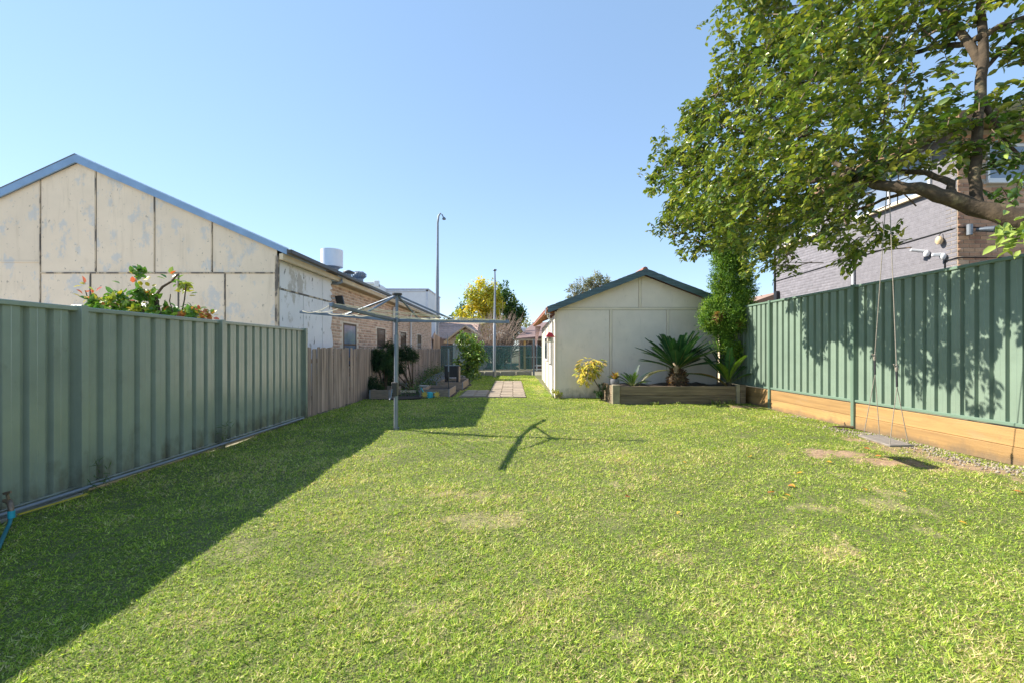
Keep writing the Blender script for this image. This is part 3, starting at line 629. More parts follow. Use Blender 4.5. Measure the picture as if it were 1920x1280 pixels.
ml = thing('motion_light', 'white twin sensor light low on the grey painted wall', 'light', (AX-.05, 9.65, 3.55))
MB().lathe(AX-.05, 9.68, [(.04, 3.50), (.065, 3.55), (.06, 3.60), (.03, 3.64)], 12).build('sensor', M['white'], ml)
MB().beam((AX-.06, 9.7, 3.62), (AX-.28, 9.82, 3.68), .10, .05).build('lamp_head', M['white'], ml, .01)
sc = thing('security_camera', 'small white dome camera beside the brick corner of the grey wall', 'camera', (AX-.05, 9.28, 3.42))
MB().lathe(AX-.06, 9.30, [(.03, 3.35), (.055, 3.39), (.06, 3.45), (.03, 3.49)], 12).beam((AX-.06, 9.3, 3.46), (AX-.22, 9.38, 3.47), .07, .07).build('camera_body', M['white'], sc, .01)
dl = thing('twin_floodlight', 'grey twin headed floodlight on the brown brick wall near the bough', 'light', (AX+.22, AY-.1, 3.9))
MB().cyl(AX+.17, AY-.08, 3.80, 4.02, .05).build('base', M['zincl'], dl)
for q in (.34, .44): MB().tube([(AX+q-.06, AY-.1, 3.90), (AX+q+.02, AY-.2, 3.88+.1*(q-.3)), (AX+q+.1, AY-.3, 3.86)], [.03, .055, .07], 12).build('lamp_head', M['zinc'], dl)
# tiny far roof between the flats and the cypress
hr = thing('far_house', 'low far house with sliver of brown roof left of the grey flats wall', 'house', (9.5, 19, 0))
MB().prism_y([(9.6, 3.2), (12.4, 3.2), (12.4, 3.9), (11.6, 3.9)], 18, 26).build('roof_body', mat('old_brown_roof', (.30, .20, .15), .8), hr)
MB().box((10.2, 18.3, 0), (12.3, 25.8, 3.2)).build('wall', M['cream'], hr)

# ------------------------------------------------------------ SHED
sh = thing('shed', 'cream fibro shed with weathered blue barge boards facing the lawn', 'shed', (3.8, 12.4, 0))
SY = 12.4; sc_ = F/SY
def SX(px): return (px-960)/sc_
def SH(py): return CH+(655-py)/sc_
AXx, AHh = SX(1207), SH(507); LX, LH = SX(1026), SH(577); SL = (AHh-LH)/(AXx-LX); XR = 6.02
def stop(x): return AHh-.16-SL*abs(x-AXx)
W0, SB = SX(1041), 20.4
MB().prism_y([(W0, 0), (XR-.02, 0), (XR-.02, stop(XR)), (AXx, AHh-.16), (W0, stop(W0))], SY+.03, SY+.1).build('front_frame', M['joint'], sh)
hb = SH(579)
def spanel(pts): MB().prism_y(pts, SY, SY+.028).build('wall_panel', M['shedwall'], sh)
for a, b in ((W0+.012, SX(1145)), (SX(1145), SX(1252)), (SX(1252), XR-.03)): spanel([(a+.042, -.01), (b-.042, -.01), (b-.042, hb-.044), (a+.042, hb-.044)])
hx = SX(1200)
spanel([(W0+.012, hb+.042), (hx-.042, hb+.042), (hx-.042, stop(hx)), (W0+.012, max(stop(W0+.012), hb+.05))])
spanel([(hx+.042, hb+.042), (XR-.03, hb+.042), (XR-.03, stop(XR-.03)), (AXx, AHh-.16), (hx+.042, stop(hx+.042))])
for x in (1145, 1252): MB().box((SX(x)-.033, SY-.012, 0), (SX(x)+.033, SY+.031, hb-.04), .002).build('cover_batten', M['shedbat'], sh, .003)
MB().box((SX(1200)-.033, SY-.012, hb+.04), (SX(1200)+.033, SY+.031, stop(SX(1200))), .002).build('cover_batten', M['shedbat'], sh, .003)
MB().box((W0+.08, SY-.014, hb-.036), (XR-.05, SY+.0305, hb+.034), .002).build('cover_batten', M['shedbat'], sh, .003)
MB().box((W0-.012, SY-.02, -.01), (W0+.05, SY+.05, stop(W0)-.05)).build('corner_batten', M['shedbat'], sh, .003)
def sxl(y): return W0+(y-SY)*.024
MB().prism_z([(W0, SY+.05), (sxl(SB), SB), (XR, SB), (XR, SB-.1), (sxl(SB)+.12, SB-.1), (W0+.12, SY+.1)], 0, 2.42).build('side_wall', M['sidewall'], sh)
# door and window on the left side
dr = MB().beam((sxl(13.6)-.012, 13.3, 1.0), (sxl(14.3)-.012, 14.15, 1.0), .03, 2.0).build('door', M['white'], sh)
MB().beam((sxl(13.5)-.03, 13.45, 1.35), (sxl(13.8)-.03, 13.75, 1.35), .02, .9).build('pane', M['glass'], dr)
MB().tube([(sxl(13.3)-.03, 13.42, .95), (sxl(13.3)-.1, 13.42, .95), (sxl(13.3)-.1, 13.55, .95)], .014).build('handle', M['black'], dr)
for y in (13.25, 14.2): MB().box((sxl(y)-.04, y-.03, 0), (sxl(y)-.003, y+.03, 2.05)).build('door_frame', M['sidewall'], sh)
for y in (SB-.15, 15.2, 17.2): MB().box((sxl(y)-.03, y-.03, 0), (sxl(y)-.003, y+.03, 2.4)).build('cover_batten', M['sidewall'], sh)
wdw = MB().box((sxl(16)-.05, 15.7, 1.0), (sxl(16)-.01, 16.9, 1.9)).build('window', M['white'], sh); MB().box((sxl(16)-.055, 15.78, 1.06), (sxl(16)-.051, 16.82, 1.84)).build('pane', M['glass'], wdw)
MB().tube([(W0-.06, SY+.12, 0), (W0-.06, SY+.12, 2.2), (W0-.2, SY+.12, 2.35), (W0-.2, SY+.1, 2.45)], .03).build('downpipe', M['sidewall'], sh)
# roof
OV = SY-.22
rl = MB().prism_y([(LX, LH-.06), (AXx, AHh-.04), (AXx, AHh), (LX, LH-.02)], OV+.035, SB+.3).prism_y([(AXx, AHh-.04), (6.12, AHh-.04-SL*(6.12-AXx)), (6.12, AHh-SL*(6.12-AXx)), (AXx, AHh)], OV+.035, SB+.3).build('roof', M['tiles'], sh)
tm = MB()
for r in range(11):                         # tile courses, seen at the edge
    xx = LX+(AXx-LX)*r/11; z = LH+SL*(xx-LX)
    tm.prism_y([(xx-.02, z-.02), (xx+.27, z+SL*.27-.006), (xx+.27, z+SL*.27+.008), (xx-.02, z+.012)], OV+.04, SB+.3)
tm.build('tile_course', M['tiles'], rl)
rt = MB(); 
for k in range(22): rt.tube([(AXx, OV+.06+k*.38, AHh+.0), (AXx, OV+.46+k*.38, AHh+.012)], [.075, .066], 10)
rt.build('ridge_cap', M['tiles'], rl)
d = .075
for sx_, ex, nm in ((-1, LX, ''), (1, 6.12, '')):
    n = 26; pts_t = []; pts_b = []
    for k in range(n+1):
        x = AXx+(ex-AXx)*k/n; z = AHh-SL*abs(x-AXx); j = random.uniform(-.008, .008)
        pts_t.append((x, z+.012+j)); pts_b.append((x, z-.175-SL*0+j*.6))
    MB().prism_y(pts_t+pts_b[::-1], OV, OV+.032).build('barge_board', M['barge'], sh)
MB().prism_y([(LX-.05, LH-.20), (LX-.05, LH-.02), (LX-.06, LH-.02), (LX-.06, LH-.21), (LX+.10, LH-.21), (LX+.10, LH-.20)], OV-.02, OV+.30).build('gutter', M['zincl'], sh)
MB().box((LX-.012, OV+.31, LH-.09), (LX+.004, SB+.3, LH-.0)).build('fascia', M['tiles'], sh)
MB().prism_y([(LX+.006, LH-.085), (W0+.1, LH-.085+SL*(W0+.1-LX)), (W0+.1, LH-.07+SL*(W0+.1-LX)), (LX+.006, LH-.07)], OV+.05, SB+.28).build('eave_lining', M['rooftimb'], sh)
raf = MB()
for k in range(14): raf.beam((LX+.02, OV+.35+k*.59, LH-.115), (W0+.1, OV+.35+k*.59, LH-.115+SL*(W0+.1-LX)), .045, .055)
raf.build('rafter', M['rooftimb'], sh)
# hanging birdhouse
bh = thing('birdhouse', 'pale wooden birdhouse with red roof hanging at the shed corner', 'birdhouse', (1.05, 12.05, 1.6))
q = P(1031, 640, 12.0); bx, by, bz = q
MB().tube([(bx, by, bz+.2), (bx-.01, by+.05, 2.42)], .004, 5).build('string', M['white'], bh)
b_ = MB().box((bx-.07, by-.06, bz), (bx+.07, by+.06, bz+.14)).build('box_body', M['birdwood'], bh, .003)
MB().tube([(bx-.005, by-.055, bz+.085), (bx-.005, by-.063, bz+.085)], .02, 12).build('entrance', M['black'], b_)
MB().prism_y([(bx-.12, bz+.12), (bx+.14, bz+.12), (bx+.04, bz+.24), (bx-.04, bz+.25)], by-.09, by+.09).build('roof', M['red'], bh, .004)
MB().box((bx-.11, by-.10, bz-.015), (bx+.12, by+.08, bz-.001)).build('ledge', M['birdwood'], bh)
fl = thing('hanging_cloth', 'long faded pink cloth hanging from the shed eave', 'cloth', (.95, 19.9, 1.7))
q = P(1009, 612, 19.8); vs = []; 
for k in range(9):
    t = k/8; z = q[2]-t*.85; wd = .13*(1-t*.7); vs += [(q[0]-wd-.10*t, q[1]+.03*math.sin(k), z), (q[0]+wd-.12*t, q[1]-.03*math.sin(k*1.3), z)]
vs2 = [(a, b+.006, c) for a, b, c in vs]
MB().add(vs+vs2, [(2*i, 2*i+1, 2*i+3, 2*i+2) for i in range(8)]+[(18+2*i+2, 18+2*i+3, 18+2*i+1, 18+2*i) for i in range(8)]).build('cloth_strip', M['pink'], fl)

# ------------------------------------------------------------ FAR HOUSES BEHIND THE BACK FENCE
h1 = thing('gabled_house', 'small beige gabled house with white wall behind the lemon tree', 'house', (-3.3, 30, 0))
a = P(873, 613, 30); 
MB().box((-4.15, 30, 0), (-2.1, 36, 1.85)).build('wall', M['white'], h1)
MB().prism_y([(-4.5, 1.86), (-2.0, 1.86), (a[0], a[2]-.12)], 30.02, 30.1).build('gable', M['beigeG'], h1)
for i in range(6):
    z = 1.92+i*.15; hw = 1.25*(1-(z-1.86)/(a[2]-1.98)); 
    if hw > .1: MB().box((a[0]-hw, 29.99, z), (a[0]+hw, 30.018, z+.12)).build('gable_board', M['beigeG'], h1)
MB().prism_y([(-4.75, 1.86), (a[0], a[2]-.02), (-1.75, 1.86), (-1.75, 1.98), (a[0], a[2]+.1), (-4.75, 1.98)], 29.7, 36).build('roof', mat('sand_roof', (.50, .38, .26), .85), h1)
h2 = thing('tiled_house', 'house with faded pink tiled roof beyond the timber fence', 'house', (-5, 38, 0))
MB().box((-8.5, 38, 0), (-3.5, 46, 2.5)).build('wall', M['brown'], h2)
rp = MB(); V2 = []
MB().prism_x([(37.4, 2.3), (42, 4.0), (46.6, 2.3)], -9, -3.2).build('roof', M['tileP'], h2)
for k in range(9):
    y = 37.45+k*.5; z = 2.33+k*.185
    MB().prism_x([(y, z+.0), (y+.55, z+.21), (y+.55, z+.24), (y, z+.06)], -9, -3.2).build('tile_course', M['tileP'], h2)
tw = thing('boundary_wall', 'short brown timber wall standing beside the tall lamp pole', 'wall', (-5.2, 31, 0))
for k in range(9):
    x = -5.7+k*.15; box_part('board', (x, 31, 0), (x+.14, 31.06, 2.55-.10*k), M['paling'] if k < 3 else M['brown'], tw, .004)
h3 = thing('verandah_house', 'dark brown house with verandah posts beyond the gate', 'house', (2, 29, 0))
e0 = P(962, 640, 29); 
MB().box((.6, 32, 0), (6, 38, 2.6)).build('wall', M['brown'], h3)
MB().add([(.25,28.2,2.05),(6,28.2,2.55),(6,33,3.7),(1.6,33,3.3),(.25,28.2,2.13),(6,28.2,2.65),(6,33,3.8),(1.6,33,3.4)], [(0,1,2,3),(7,6,5,4),(0,4,5,1),(1,5,6,2),(2,6,7,3),(3,7,4,0)]).build('roof', mat('brown_roof', (.20, .13, .12), .8, stains=[((.35, .25, .22), 4, .5, .7, None, .5, 1)]), h3)
MB().box((.2, 28.12, 1.98), (6, 28.19, 2.1)).build('fascia', M['soffit'], h3)
for x, m_ in ((.78, 'yellowpost'), (1.6, 'white'), (2.1, 'white')): MB().box((x, 28.3, 0), (x+(.14 if x < 1 else .08), 28.44, 2.0)).build('verandah_post', M[m_], h3)
MB().box((1.1, 31.95, 1.0), (1.5, 31.99, 1.8)).box((2.3, 31.95, 1.0), (2.9, 31.99, 1.9)).build('window', M['glassB'], h3)
MB().box((.9, 31.9, .8), (3, 31.94, .9)).build('sill', M['white'], h3)
sd_ = thing('satellite_dish', 'small white dish on the verandah house roof', 'dish', (1.2, 29.6, 2.5))
q = P(983, 618, 29.5); MB().tube([(q[0]-.1, q[1], q[2]), (q[0]+.06, q[1]-.05, q[2]+.08)], [.24, .1], 14).build('dish_bowl', M['white'], sd_); MB().cyl(q[0], q[1]+.05, q[2]-.35, q[2], .03).build('mast', M['black'], sd_)

# ------------------------------------------------------------ POLES
def pole1():
    t = thing('street_lamp', 'tall grey street lamp with curved arm behind the left building', 'street lamp', (-5.6, 32, 0))
    x, y = -5.6, 32.; zt = CH+255*32/F
    MB().tube([(x, y, 0), (x, y, zt*.55), (x+.02, y, zt*.7), (x+.03, y, zt-.75), (x+.10, y, zt-.2), (x+.25, y, zt), (x+.36, y, zt-.12), (x+.46, y, zt-.33)], [.14, .125, .09, .08, .07, .06, .05, .045], 12).build('pole', M['zincl'], t)
    MB().lathe(x+.5, y, [(.05, zt-.30), (.14, zt-.40), (.15, zt-.47), (.04, zt-.52)], 12).build('lamp_head', M['zinc'], t)
pole1()
t = thing('yard_pole', 'slim pale steel pole with a flat cap beside the shade cloth fence', 'pole', (-.9, 22, 0))
zt = CH+150*22/F
MB().tube([(-.905, 22, 0), (-.905, 22, 2.6), (-.90, 22, 2.62), (-.87, 22, zt-.9), (-.885, 22, zt-.1)], [.075, .07, .058, .045, .035], 10).build('pole_tube', M['zincl'], t)
MB().lathe(-.885, 22, [(.03, zt-.12), (.10, zt-.06), (.10, zt-.02), (.02, zt)], 12).build('cap', M['zinc'], t)
MB().cyl(-.905, 22, 0, .3, .09).build('sleeve', M['concrete'], t)
t = thing('star_picket', 'thin dark steel stake standing at the corner of the front garden bed', 'stake', (-1.9, 12.7, 0))
MB().box((-1.91, 12.74, 0), (-1.88, 12.77, 1.42)).build('stake', M['gutter'], t); MB().box((-1.915, 12.735, .75), (-1.875, 12.739, 1.42)).build('pale_face', M['zincl'], t)
t = thing('conduit_pole', 'thin grey antenna pole standing beyond the timber fence', 'pole', (-4.3, 27.5, 0))
MB().tube([(-4.3, 28.5, 0), (-4.3, 28.5, 2.35)], .025).build('pole_tube', M['zinc'], t); MB().box((-4.42, 28.46, 1.75), (-4.2, 28.52, 1.8)).build('crossbar', M['zinc'], t)
for (ya, za) in ((27.4, 3.5), (27.4, 3.3)):
    o = MB().tube([(-4.65+(2.6)*t_, ya+6*t_, za+.3*t_-.35*math.sin(math.pi*t_)) for t_ in np.linspace(0, 1, 10)], .006, 4).build('overhead_wire', M['gutter'])
    tag(o, ('upper' if za > 3.4 else 'lower')+' of two thin overhead wires running from the far end of the left roof', 'wire', 'overhead wires')

# ------------------------------------------------------------ CLOTHES HOIST
ch = thing('clothes_hoist', 'grey four armed rotary clothes hoist standing on the lawn', 'clothes line', (-2.01, 7.42, 0))
hx_, hy = -2.01, 7.42; HH = 1.90
mast = MB().tube([(hx_-.01, hy, 0), (hx_, hy, 1.65)], .036, 16).build('mast', M['zincl'], ch)
MB().tube([(hx_, hy, 1.6), (hx_+.012, hy, 2.36)], .026, 14).build('inner_mast', M['zinc'], ch)
MB().cyl(hx_, hy, -.01, .05, .05).build('ground_socket', M['zinc'], ch)
MB().cyl(hx_, hy, HH-.035, HH+.035, .055).build('hub', M['zinc'], ch)
MB().cyl(hx_+.012, hy, 2.34, 2.37, .085).build('top_cap', M['gutter'], ch)
wb_ = MB().box((hx_-.075, hy-.06, .60), (hx_+.03, hy+.035, .84)).build('winder_box', M['gutter'], ch, .012)
MB().box((hx_-.065, hy-.10, .66), (hx_-.04, hy-.062, .72)).tube([(hx_-.055, hy-.09, .70), (hx_-.065, hy-.11, .58), (hx_-.075, hy-.15, .545)], .012).build('crank_handle', M['zinc'], wb_)
ends = [(P(955, 603.5, 7.09)), (P(563, 585, 7.78)), (P(620, 571.5, 5.52)), (P(815, 598, 9.25))]
hub = np.array([hx_, hy, HH]); topp = np.array([hx_+.012, hy, 2.34])
for e in ends:
    am = MB().beam(hub, e, .046, .05).build('arm', M['zinc'], ch, .003)
    s1 = hub+(e-hub)*.52; m = MB().tube([topp, s1+np.array([0, 0, .015])], .017, 8).build('strut', M['zinc'], ch)
    nt_ = MB()
    for k in range(1, 7):
        q = hub+(e-hub)*(.35+k*.105); nt_.box(q-np.array([.012, .012, -.012]), q+np.array([.012, .012, .035]))
    nt_.build('line_hook', M['zinc'], am)
order = [0, 3, 1, 2]
for r in (.42, .56, .70, .84, .98):
    ring = MB()
    for a in range(4):
        p = hub+(ends[order[a]]-hub)*r; q = hub+(ends[order[(a+1) % 4]]-hub)*r
        sag = (.02+.07*random.random())*r
        ring.tube([p*(1-t)+q*t+np.array([0, 0, .02-sag*4*t*(1-t)]) for t in np.linspace(0, 1, 9)], .0042, 5)
    ring.build('washing_line', M['wire'], ch)

# ------------------------------------------------------------ GARDEN BEDS (left)
def bed(x0, x1, y0, y1, h, label, soil=.16):
    t = thing('garden_bed', label, 'garden bed', ((x0+x1)/2, y0, 0), 'timber garden beds')
    k = .03
    for a, b in (((x0, y0, 0), (x1, y0+k, h)), ((x0, y1-k, 0), (x1, y1, h)), ((x0, y0+k+.001, 0), (x0+k, y1-k-.001, h-.005)), ((x1-k, y0+k+.001, 0), (x1, y1-k-.001, h-.005))):
        box_part('board', a, b, M['bed'], t, .004, .003)
    for x in (x0-.012, x1-.018): MB().box((x, y0-.012, 0), (x+.03, y0-.002, h)).build('corner_bracket', M['zincl'], t)
    vs = []; fs = []; n = 8
    for i in range(n+1):
        for j in range(n+1): vs.append((x0+k+(x1-x0-2*k)*i/n, y0+k+(y1-y0-2*k)*j/n, h*.6+random.uniform(-.02, .03)))
    for i in range(n):
        for j in range(n): a = i*(n+1)+j; fs.append((a, a+n+1, a+n+2, a+1))
    MB().add(vs, fs, True).build('soil', M['soil'], t)
bed(-4.0, -3.45, 12.0, 13.3, .27, 'grey board garden bed against the paling fence, nearest the fence end')
bed(-4.05, -3.58, 14.45, 15.9, .27, 'rust edged timber garden bed behind the hoist pole')
bed(-2.69, -1.84, 12.5, 14.0, .24, 'front timber garden bed beside the steel stake and yellow flowers')
bed(-2.63, -1.72, 14.9, 16.9, .27, 'rear timber garden bed holding the black planter stand')
eb = MB().prism_z([(-4.1, 11.9), (-3.2, 11.95), (-2.6, 12.2), (-1.8, 12.5), (-1.65, 14.6), (-1.6, 16.9), (-1.9, 19), (-2.4, 23), (-4.1, 23)], .0, .022).build('garden_soil', M['soil']); tag(eb, kind='structure')
t = thing('planter_stand', 'black raised planter box on four legs standing in the rear garden bed', 'planter', (-2.1, 15.5, .16))
MB().box((-2.42, 15.3, .42), (-1.93, 15.75, .80)).build('tub', M['black'], t, .01)
for x in (-2.41, -2.0):
    for y in (15.31, 15.68): MB().box((x, y, .16), (x+.07, y+.07, .42)).build('leg', M['black'], t)
MB().box((-2.44, 15.28, .80), (-1.91, 15.77, .825)).build('rim', M['black'], t); MB().box((-1.928, 15.32, .2), (-1.90, 15.7, .79)).build('side_board', M['bed'], t)
def rock(x, y, z, s, seed, label, m='rock', flat=.6, grp='rubble in the garden corner'):
    r = random.Random(seed); me = MB(); vs = []; n = 8
    prof = [(.55, 0), (1, .35), (.8, .8), (.3, 1)]
    for q, h in prof:
        for k in range(n): a = 2*math.pi*k/n; j = r.uniform(.75, 1.2); vs.append((x+q*s*j*math.cos(a), y+q*s*j*math.sin(a), z+h*s*flat*r.uniform(.9, 1.1)))
    fs = [(i*n+k, i*n+(k+1) % n, (i+1)*n+(k+1) % n, (i+1)*n+k) for i in range(3) for k in range(n)]+[tuple(3*n+k for k in range(n))]
    o = me.add(vs, fs).build('rock', M[m]); tag(o, label, 'rock', grp)
for k, (px, py, s) in enumerate([(757, 705, .28), (764, 698, .22), (768, 712, .18), (775, 700, .2), (752, 694, .2)]):
    q = G(px, 706+k); rock(q[0]*.98, q[1], .0, s+.08, k, 'pale rubble stone piled behind the feathery shrub', 'concrete', 1.1)
mo = MB(); n = 14; vs = []; fs = []
for i in range(n+1):
    for j in range(n+1):
        u, v = i/n, j/n; x = -3.75+1.75*u; y = 17.3+3.4*v; h = .48*math.sin(math.pi*u)**.7*math.sin(math.pi*v)**.6*(1-.35*u)+random.uniform(-.03, .04)
        vs.append((x, y, h))
for i in range(n):
    for j in range(n): a = i*(n+1)+j; fs.append((a, a+n+1, a+n+2, a+1))
tag(mo.add(vs, fs).build('rubble_mound', M['rock']), 'low mound of dark grey rubble and soil in front of the palings', 'rubble')
for k in range(14):
    rock(random.uniform(-3.6, -2.2), random.uniform(17.2, 19), .25*random.random(), random.uniform(.08, .17), 50+k, 'dark grey stone lying on the rubble mound', 'rock', .7, 'stones on the rubble mound')
t = thing('timber_offcut', 'pale timber offcut lying between the two left garden beds', 'timber', (-3.2, 13.2, 0))
MB().beam((-3.4, 13.0, .13), (-2.95, 13.1, .12), .1, .06).build('board', M['birdwood'], t)
t = thing('concrete_block', 'grey concrete block in the grass between the garden beds', 'block', (-2.9, 13.9, 0))
MB().box((-3.05, 13.8, 0), (-2.75, 14.1, .24), .01).build('block_body', M['concrete'], t, .01)
crown('ground_cover', [(-3.1, 15.5, .04, .9, 3, .12), (-2.9, 18.5, .35, .8, 1.6, .2), (-3.2, 12.9, .03, .4, .8, .1), (-2.3, 21, .05, .8, 1.8, .15), (-3.8, 20, .2, .3, 3, .3)], 7000, .07, .03, [(.07, .13, .04), (.12, .18, .05), (.20, .17, .09)], [3, 2, 1], M['soft'], None, .1)
tag(bpy.data.objects['ground_cover'], 'low weeds and creeping plants between the garden beds and the rubble', 'ground cover')
# blue watering can, flowers
q = G(812, 742); t = thing('watering_can', 'teal plastic watering can behind the small yellow flowers', 'watering can', (q[0], q[1], 0))
MB().lathe(q[0], 12.35, [(.09, .0), (.1, .12), (.07, .18)], 14).build('can_body', M['teal'], t)
MB().tube([(q[0]-.05, 12.35, .05), (q[0]-.18, 12.3, .2), (q[0]-.24, 12.3, .3)], [.025, .018, .015]).build('spout', M['teal'], t)
MB().tube([(q[0]+.05, 12.35, .15), (q[0]+.16, 12.33, .17), (q[0]+.19, 12.33, .07), (q[0]+.09, 12.35, .04)], .012).build('handle', M['teal'], t)
for k, px in enumerate((802, 824)):
    q = G(px, 744); q[1] = 12.15
    t = thing('flower', ('left' if k == 0 else 'right')+' one of two yellow pinwheel flowers in front of the garden beds', 'flower', (q[0], q[1], 0), 'yellow flowers by the garden bed')
    MB().tube([(q[0], q[1], 0), (q[0], q[1], .1)], .006, 5).build('stem', M['twig'], t)
    for a in range(8):
        an = a*math.pi/4+.2; c, s = math.cos(an), math.sin(an)
        D = np.array([[c, -.25, s]]); V, Fc = leaf_arrays(np.array([[q[0], q[1], .13]]), D, np.array([[0., -1, .1]]), .11, .045, LEAF4, LEAF4F)
        np_mesh('petal', V, Fc, M['soft'], t, np.array([[.62, .47, .12]]*len(V)))

# ------------------------------------------------------------ PLANTER + PLANTS BY SHED
pl = thing('planter_box', 'long weathered timber sleeper planter in front of the shed', 'planter', (4.3, 11, 0))
PX0, PX1 = 2.60, 5.97
for k in range(2): box_part('sleeper', (PX0+.18, 10.985+.006*k, -.02+.245*k), (PX1-.2, 11.06, .218+.243*k), M['planter'], pl, .008, .003)
for k in range(2): box_part('sleeper', (PX0+.004, 11.09, -.02+.245*k), (PX0+.075, 12.3, .218+.243*k), M['planter'], pl, .008)
for k in range(2): box_part('sleeper', (PX1-.075, 11.09, -.02+.245*k), (PX1-.004, 12.3, .218+.243*k), M['planter'], pl, .008)
box_part('corner_post', (PX0-.02, 10.95, -.02), (PX0+.175, 11.085, .50), mat('pale_post', (.30, .26, .17), .85, 0, .3, 6, bump=.4), pl, .01, .006)
box_part('corner_post', (PX1-.10, 10.96, -.02), (PX1+.04, 11.085, .50), M['planter'], pl, .01, .006)
box_part('corner_post', (PX1-.197, 10.965, -.02), (PX1-.105, 11.08, .50), mat('pale_post', (.34, .29, .2), .85, 0, .3, 6, bump=.4), pl, .01, .004)
vs = []; fs = []; n = 24
for i in range(n+1):
    for j in range(7): vs.append((PX0+.076+(PX1-PX0-.152)*i/n, 11.062+1.24*j/6, .42+.05*math.sin(i*.9)*math.sin(j)+random.uniform(-.015, .03)))
for i in range(n):
    for j in range(6): a = i*7+j; fs.append((a, a+7, a+8, a+1))
MB().add(vs, fs, True).build('soil', M['soil'], pl)
def frond(base, az, el, Ln, droop, lw, col, parent, n=34, name='frond', vee=.25, wmax=.20, tipcurl=0):
    """one cycad frond: arched rachis with two rows of stiff narrow leaflets"""
    pts = []; p = np.array(base, float); e = el
    for k in range(n+1):
        pts.append(p.copy()); d = np.array([math.cos(e)*math.cos(az), math.cos(e)*math.sin(az), math.sin(e)]); p = p+d*Ln/n; e -= droop/n
    pts = np.array(pts); P_, D_, U_, L_, = [], [], [], []
    T = np.gradient(pts, axis=0); T /= np.linalg.norm(T, axis=1, keepdims=True)
    side = np.array([-math.sin(az), math.cos(az), 0])
    for k in range(4, n+1):
        f = k/n; up = np.cross(side, T[k])*-1; up = up if up[2] > 0 else -up
        lw_ = wmax*(math.sin(min(1, (f-.08)*1.6)*math.pi*.5))*(1-.55*max(0, f-.55)/.45)
        for s in (-1, 1):
            P_.append(pts[k]); D_.append(side*s+T[k]*(.62+.6*f)+up*vee); U_.append(up+side*s*-.3); L_.append(lw_*random.uniform(.9, 1.1))
    V, Fc = leaf_arrays(np.array(P_), np.array(D_), np.array(U_), np.array(L_), np.full(len(L_), lw), LEAF4, LEAF4F)
    cc = np.repeat(np.array([col])*(1+RNG.uniform(-.2, .2, (len(P_), 1))), 4, 0)
    m = MB(); m.tube([tuple(q) for q in pts[::4]]+[tuple(pts[-1])], [.009*(1-.7*i/(len(pts[::4]))) for i in range(len(pts[::4])+1)], 4)
    rv = np.array(m.v); rfc = []
    for f in m.f:
        if len(f) == 4: rfc += [(f[0], f[1], f[2]), (f[0], f[2], f[3])]
    Vall = np.vstack([V, rv]); Fall = np.vstack([Fc, np.array(rfc)+len(V)]); Call = np.vstack([cc, np.tile(np.array([[.2, .22, .07]]), (len(rv), 1))])
    return np_mesh(name, Vall, Fall, M['frond'], parent, Call)
cyc = thing('cycad', 'large dark green cycad with shaggy brown trunk in the middle of the planter', 'cycad', (4.43, 11.55, .42))
cb = P(1270, 722, 11.5)
MB().lathe(cb[0], cb[1], [(.16, .36), (.22, .46), (.23, .62), (.18, .78), (.08, .92)], 14).build('trunk', M['bark'], cyc)
n = 520; u = rnd_unit(n); u[:, 2] = np.abs(u[:, 2])*.6-.2; zz = RNG.uniform(.42, .85, n); rr = np.where(zz < .7, .21, .17)
pt = np.stack([cb[0]+u[:, 0]*rr, cb[1]+u[:, 1]*rr, zz], 1); dd = u.copy(); dd[:, 2] += np.where(zz > .68, .9, -.05)
V, Fc = leaf_arrays(pt, dd, rnd_unit(n), RNG.uniform(.07, .14, n), .028, LEAF4, LEAF4F)
o = np_mesh('old_leaf_bases', V, Fc, M['soft'], cyc, np.repeat(pick_cols(n, [(.10, .055, .04), (.2, .11, .07), (.33, .19, .1)], [3, 2, 1.2]), 4, 0)); o['kind'] = 'stuff'
MB().lathe(cb[0]-.08, cb[1]-.12, [(.06, .78), (.09, .95), (.075, 1.12), (.02, 1.25)], 10).build('cone', mat('cone_wood', (.36, .27, .18), .8), cyc)
cr = (cb[0]-.02, cb[1], .84)
k = 0
for el, cnt, Ln in ((1.36, 8, 1.0), (1.14, 14, 1.08), (.90, 16, 1.2), (.66, 15, 1.25), (.42, 10, 1.2)):
    for a in range(cnt):
        az = 2*math.pi*(a+.37*k)/cnt+random.uniform(-.12, .12)
        if math.sin(az) > .55 and el < 1.0: continue
        Ln2 = Ln*(1 if math.sin(az) < .3 else .75)
        frond(cr, az, el+random.uniform(-.07, .07), Ln2*random.uniform(.9, 1.06), random.uniform(.15, .5), .042, random.choice([(.018, .065, .034), (.025, .085, .04), (.035, .10, .035)]), cyc, 34)
    k += 1
frond((cb[0]-.05, cb[1]-.05, .80), math.pi+.15, .30, 1.15, 1.25, .026, (.12, .12, .035), cyc, 34); frond((cb[0]+.05, cb[1]-.15, .72), -.12, .28, 1.25, 1.1, .03, (.32, .20, .05), cyc, 34)
cy2 = thing('cycad', 'smaller light green cycad with few fronds at the right end of the planter', 'cycad', (5.8, 11.5, .42))
c2 = P(1366, 727, 11.25)
MB().lathe(c2[0], c2[1], [(.05, .36), (.09, .43), (.06, .52), (.02, .56)], 10).build('trunk', M['bark'], cy2)
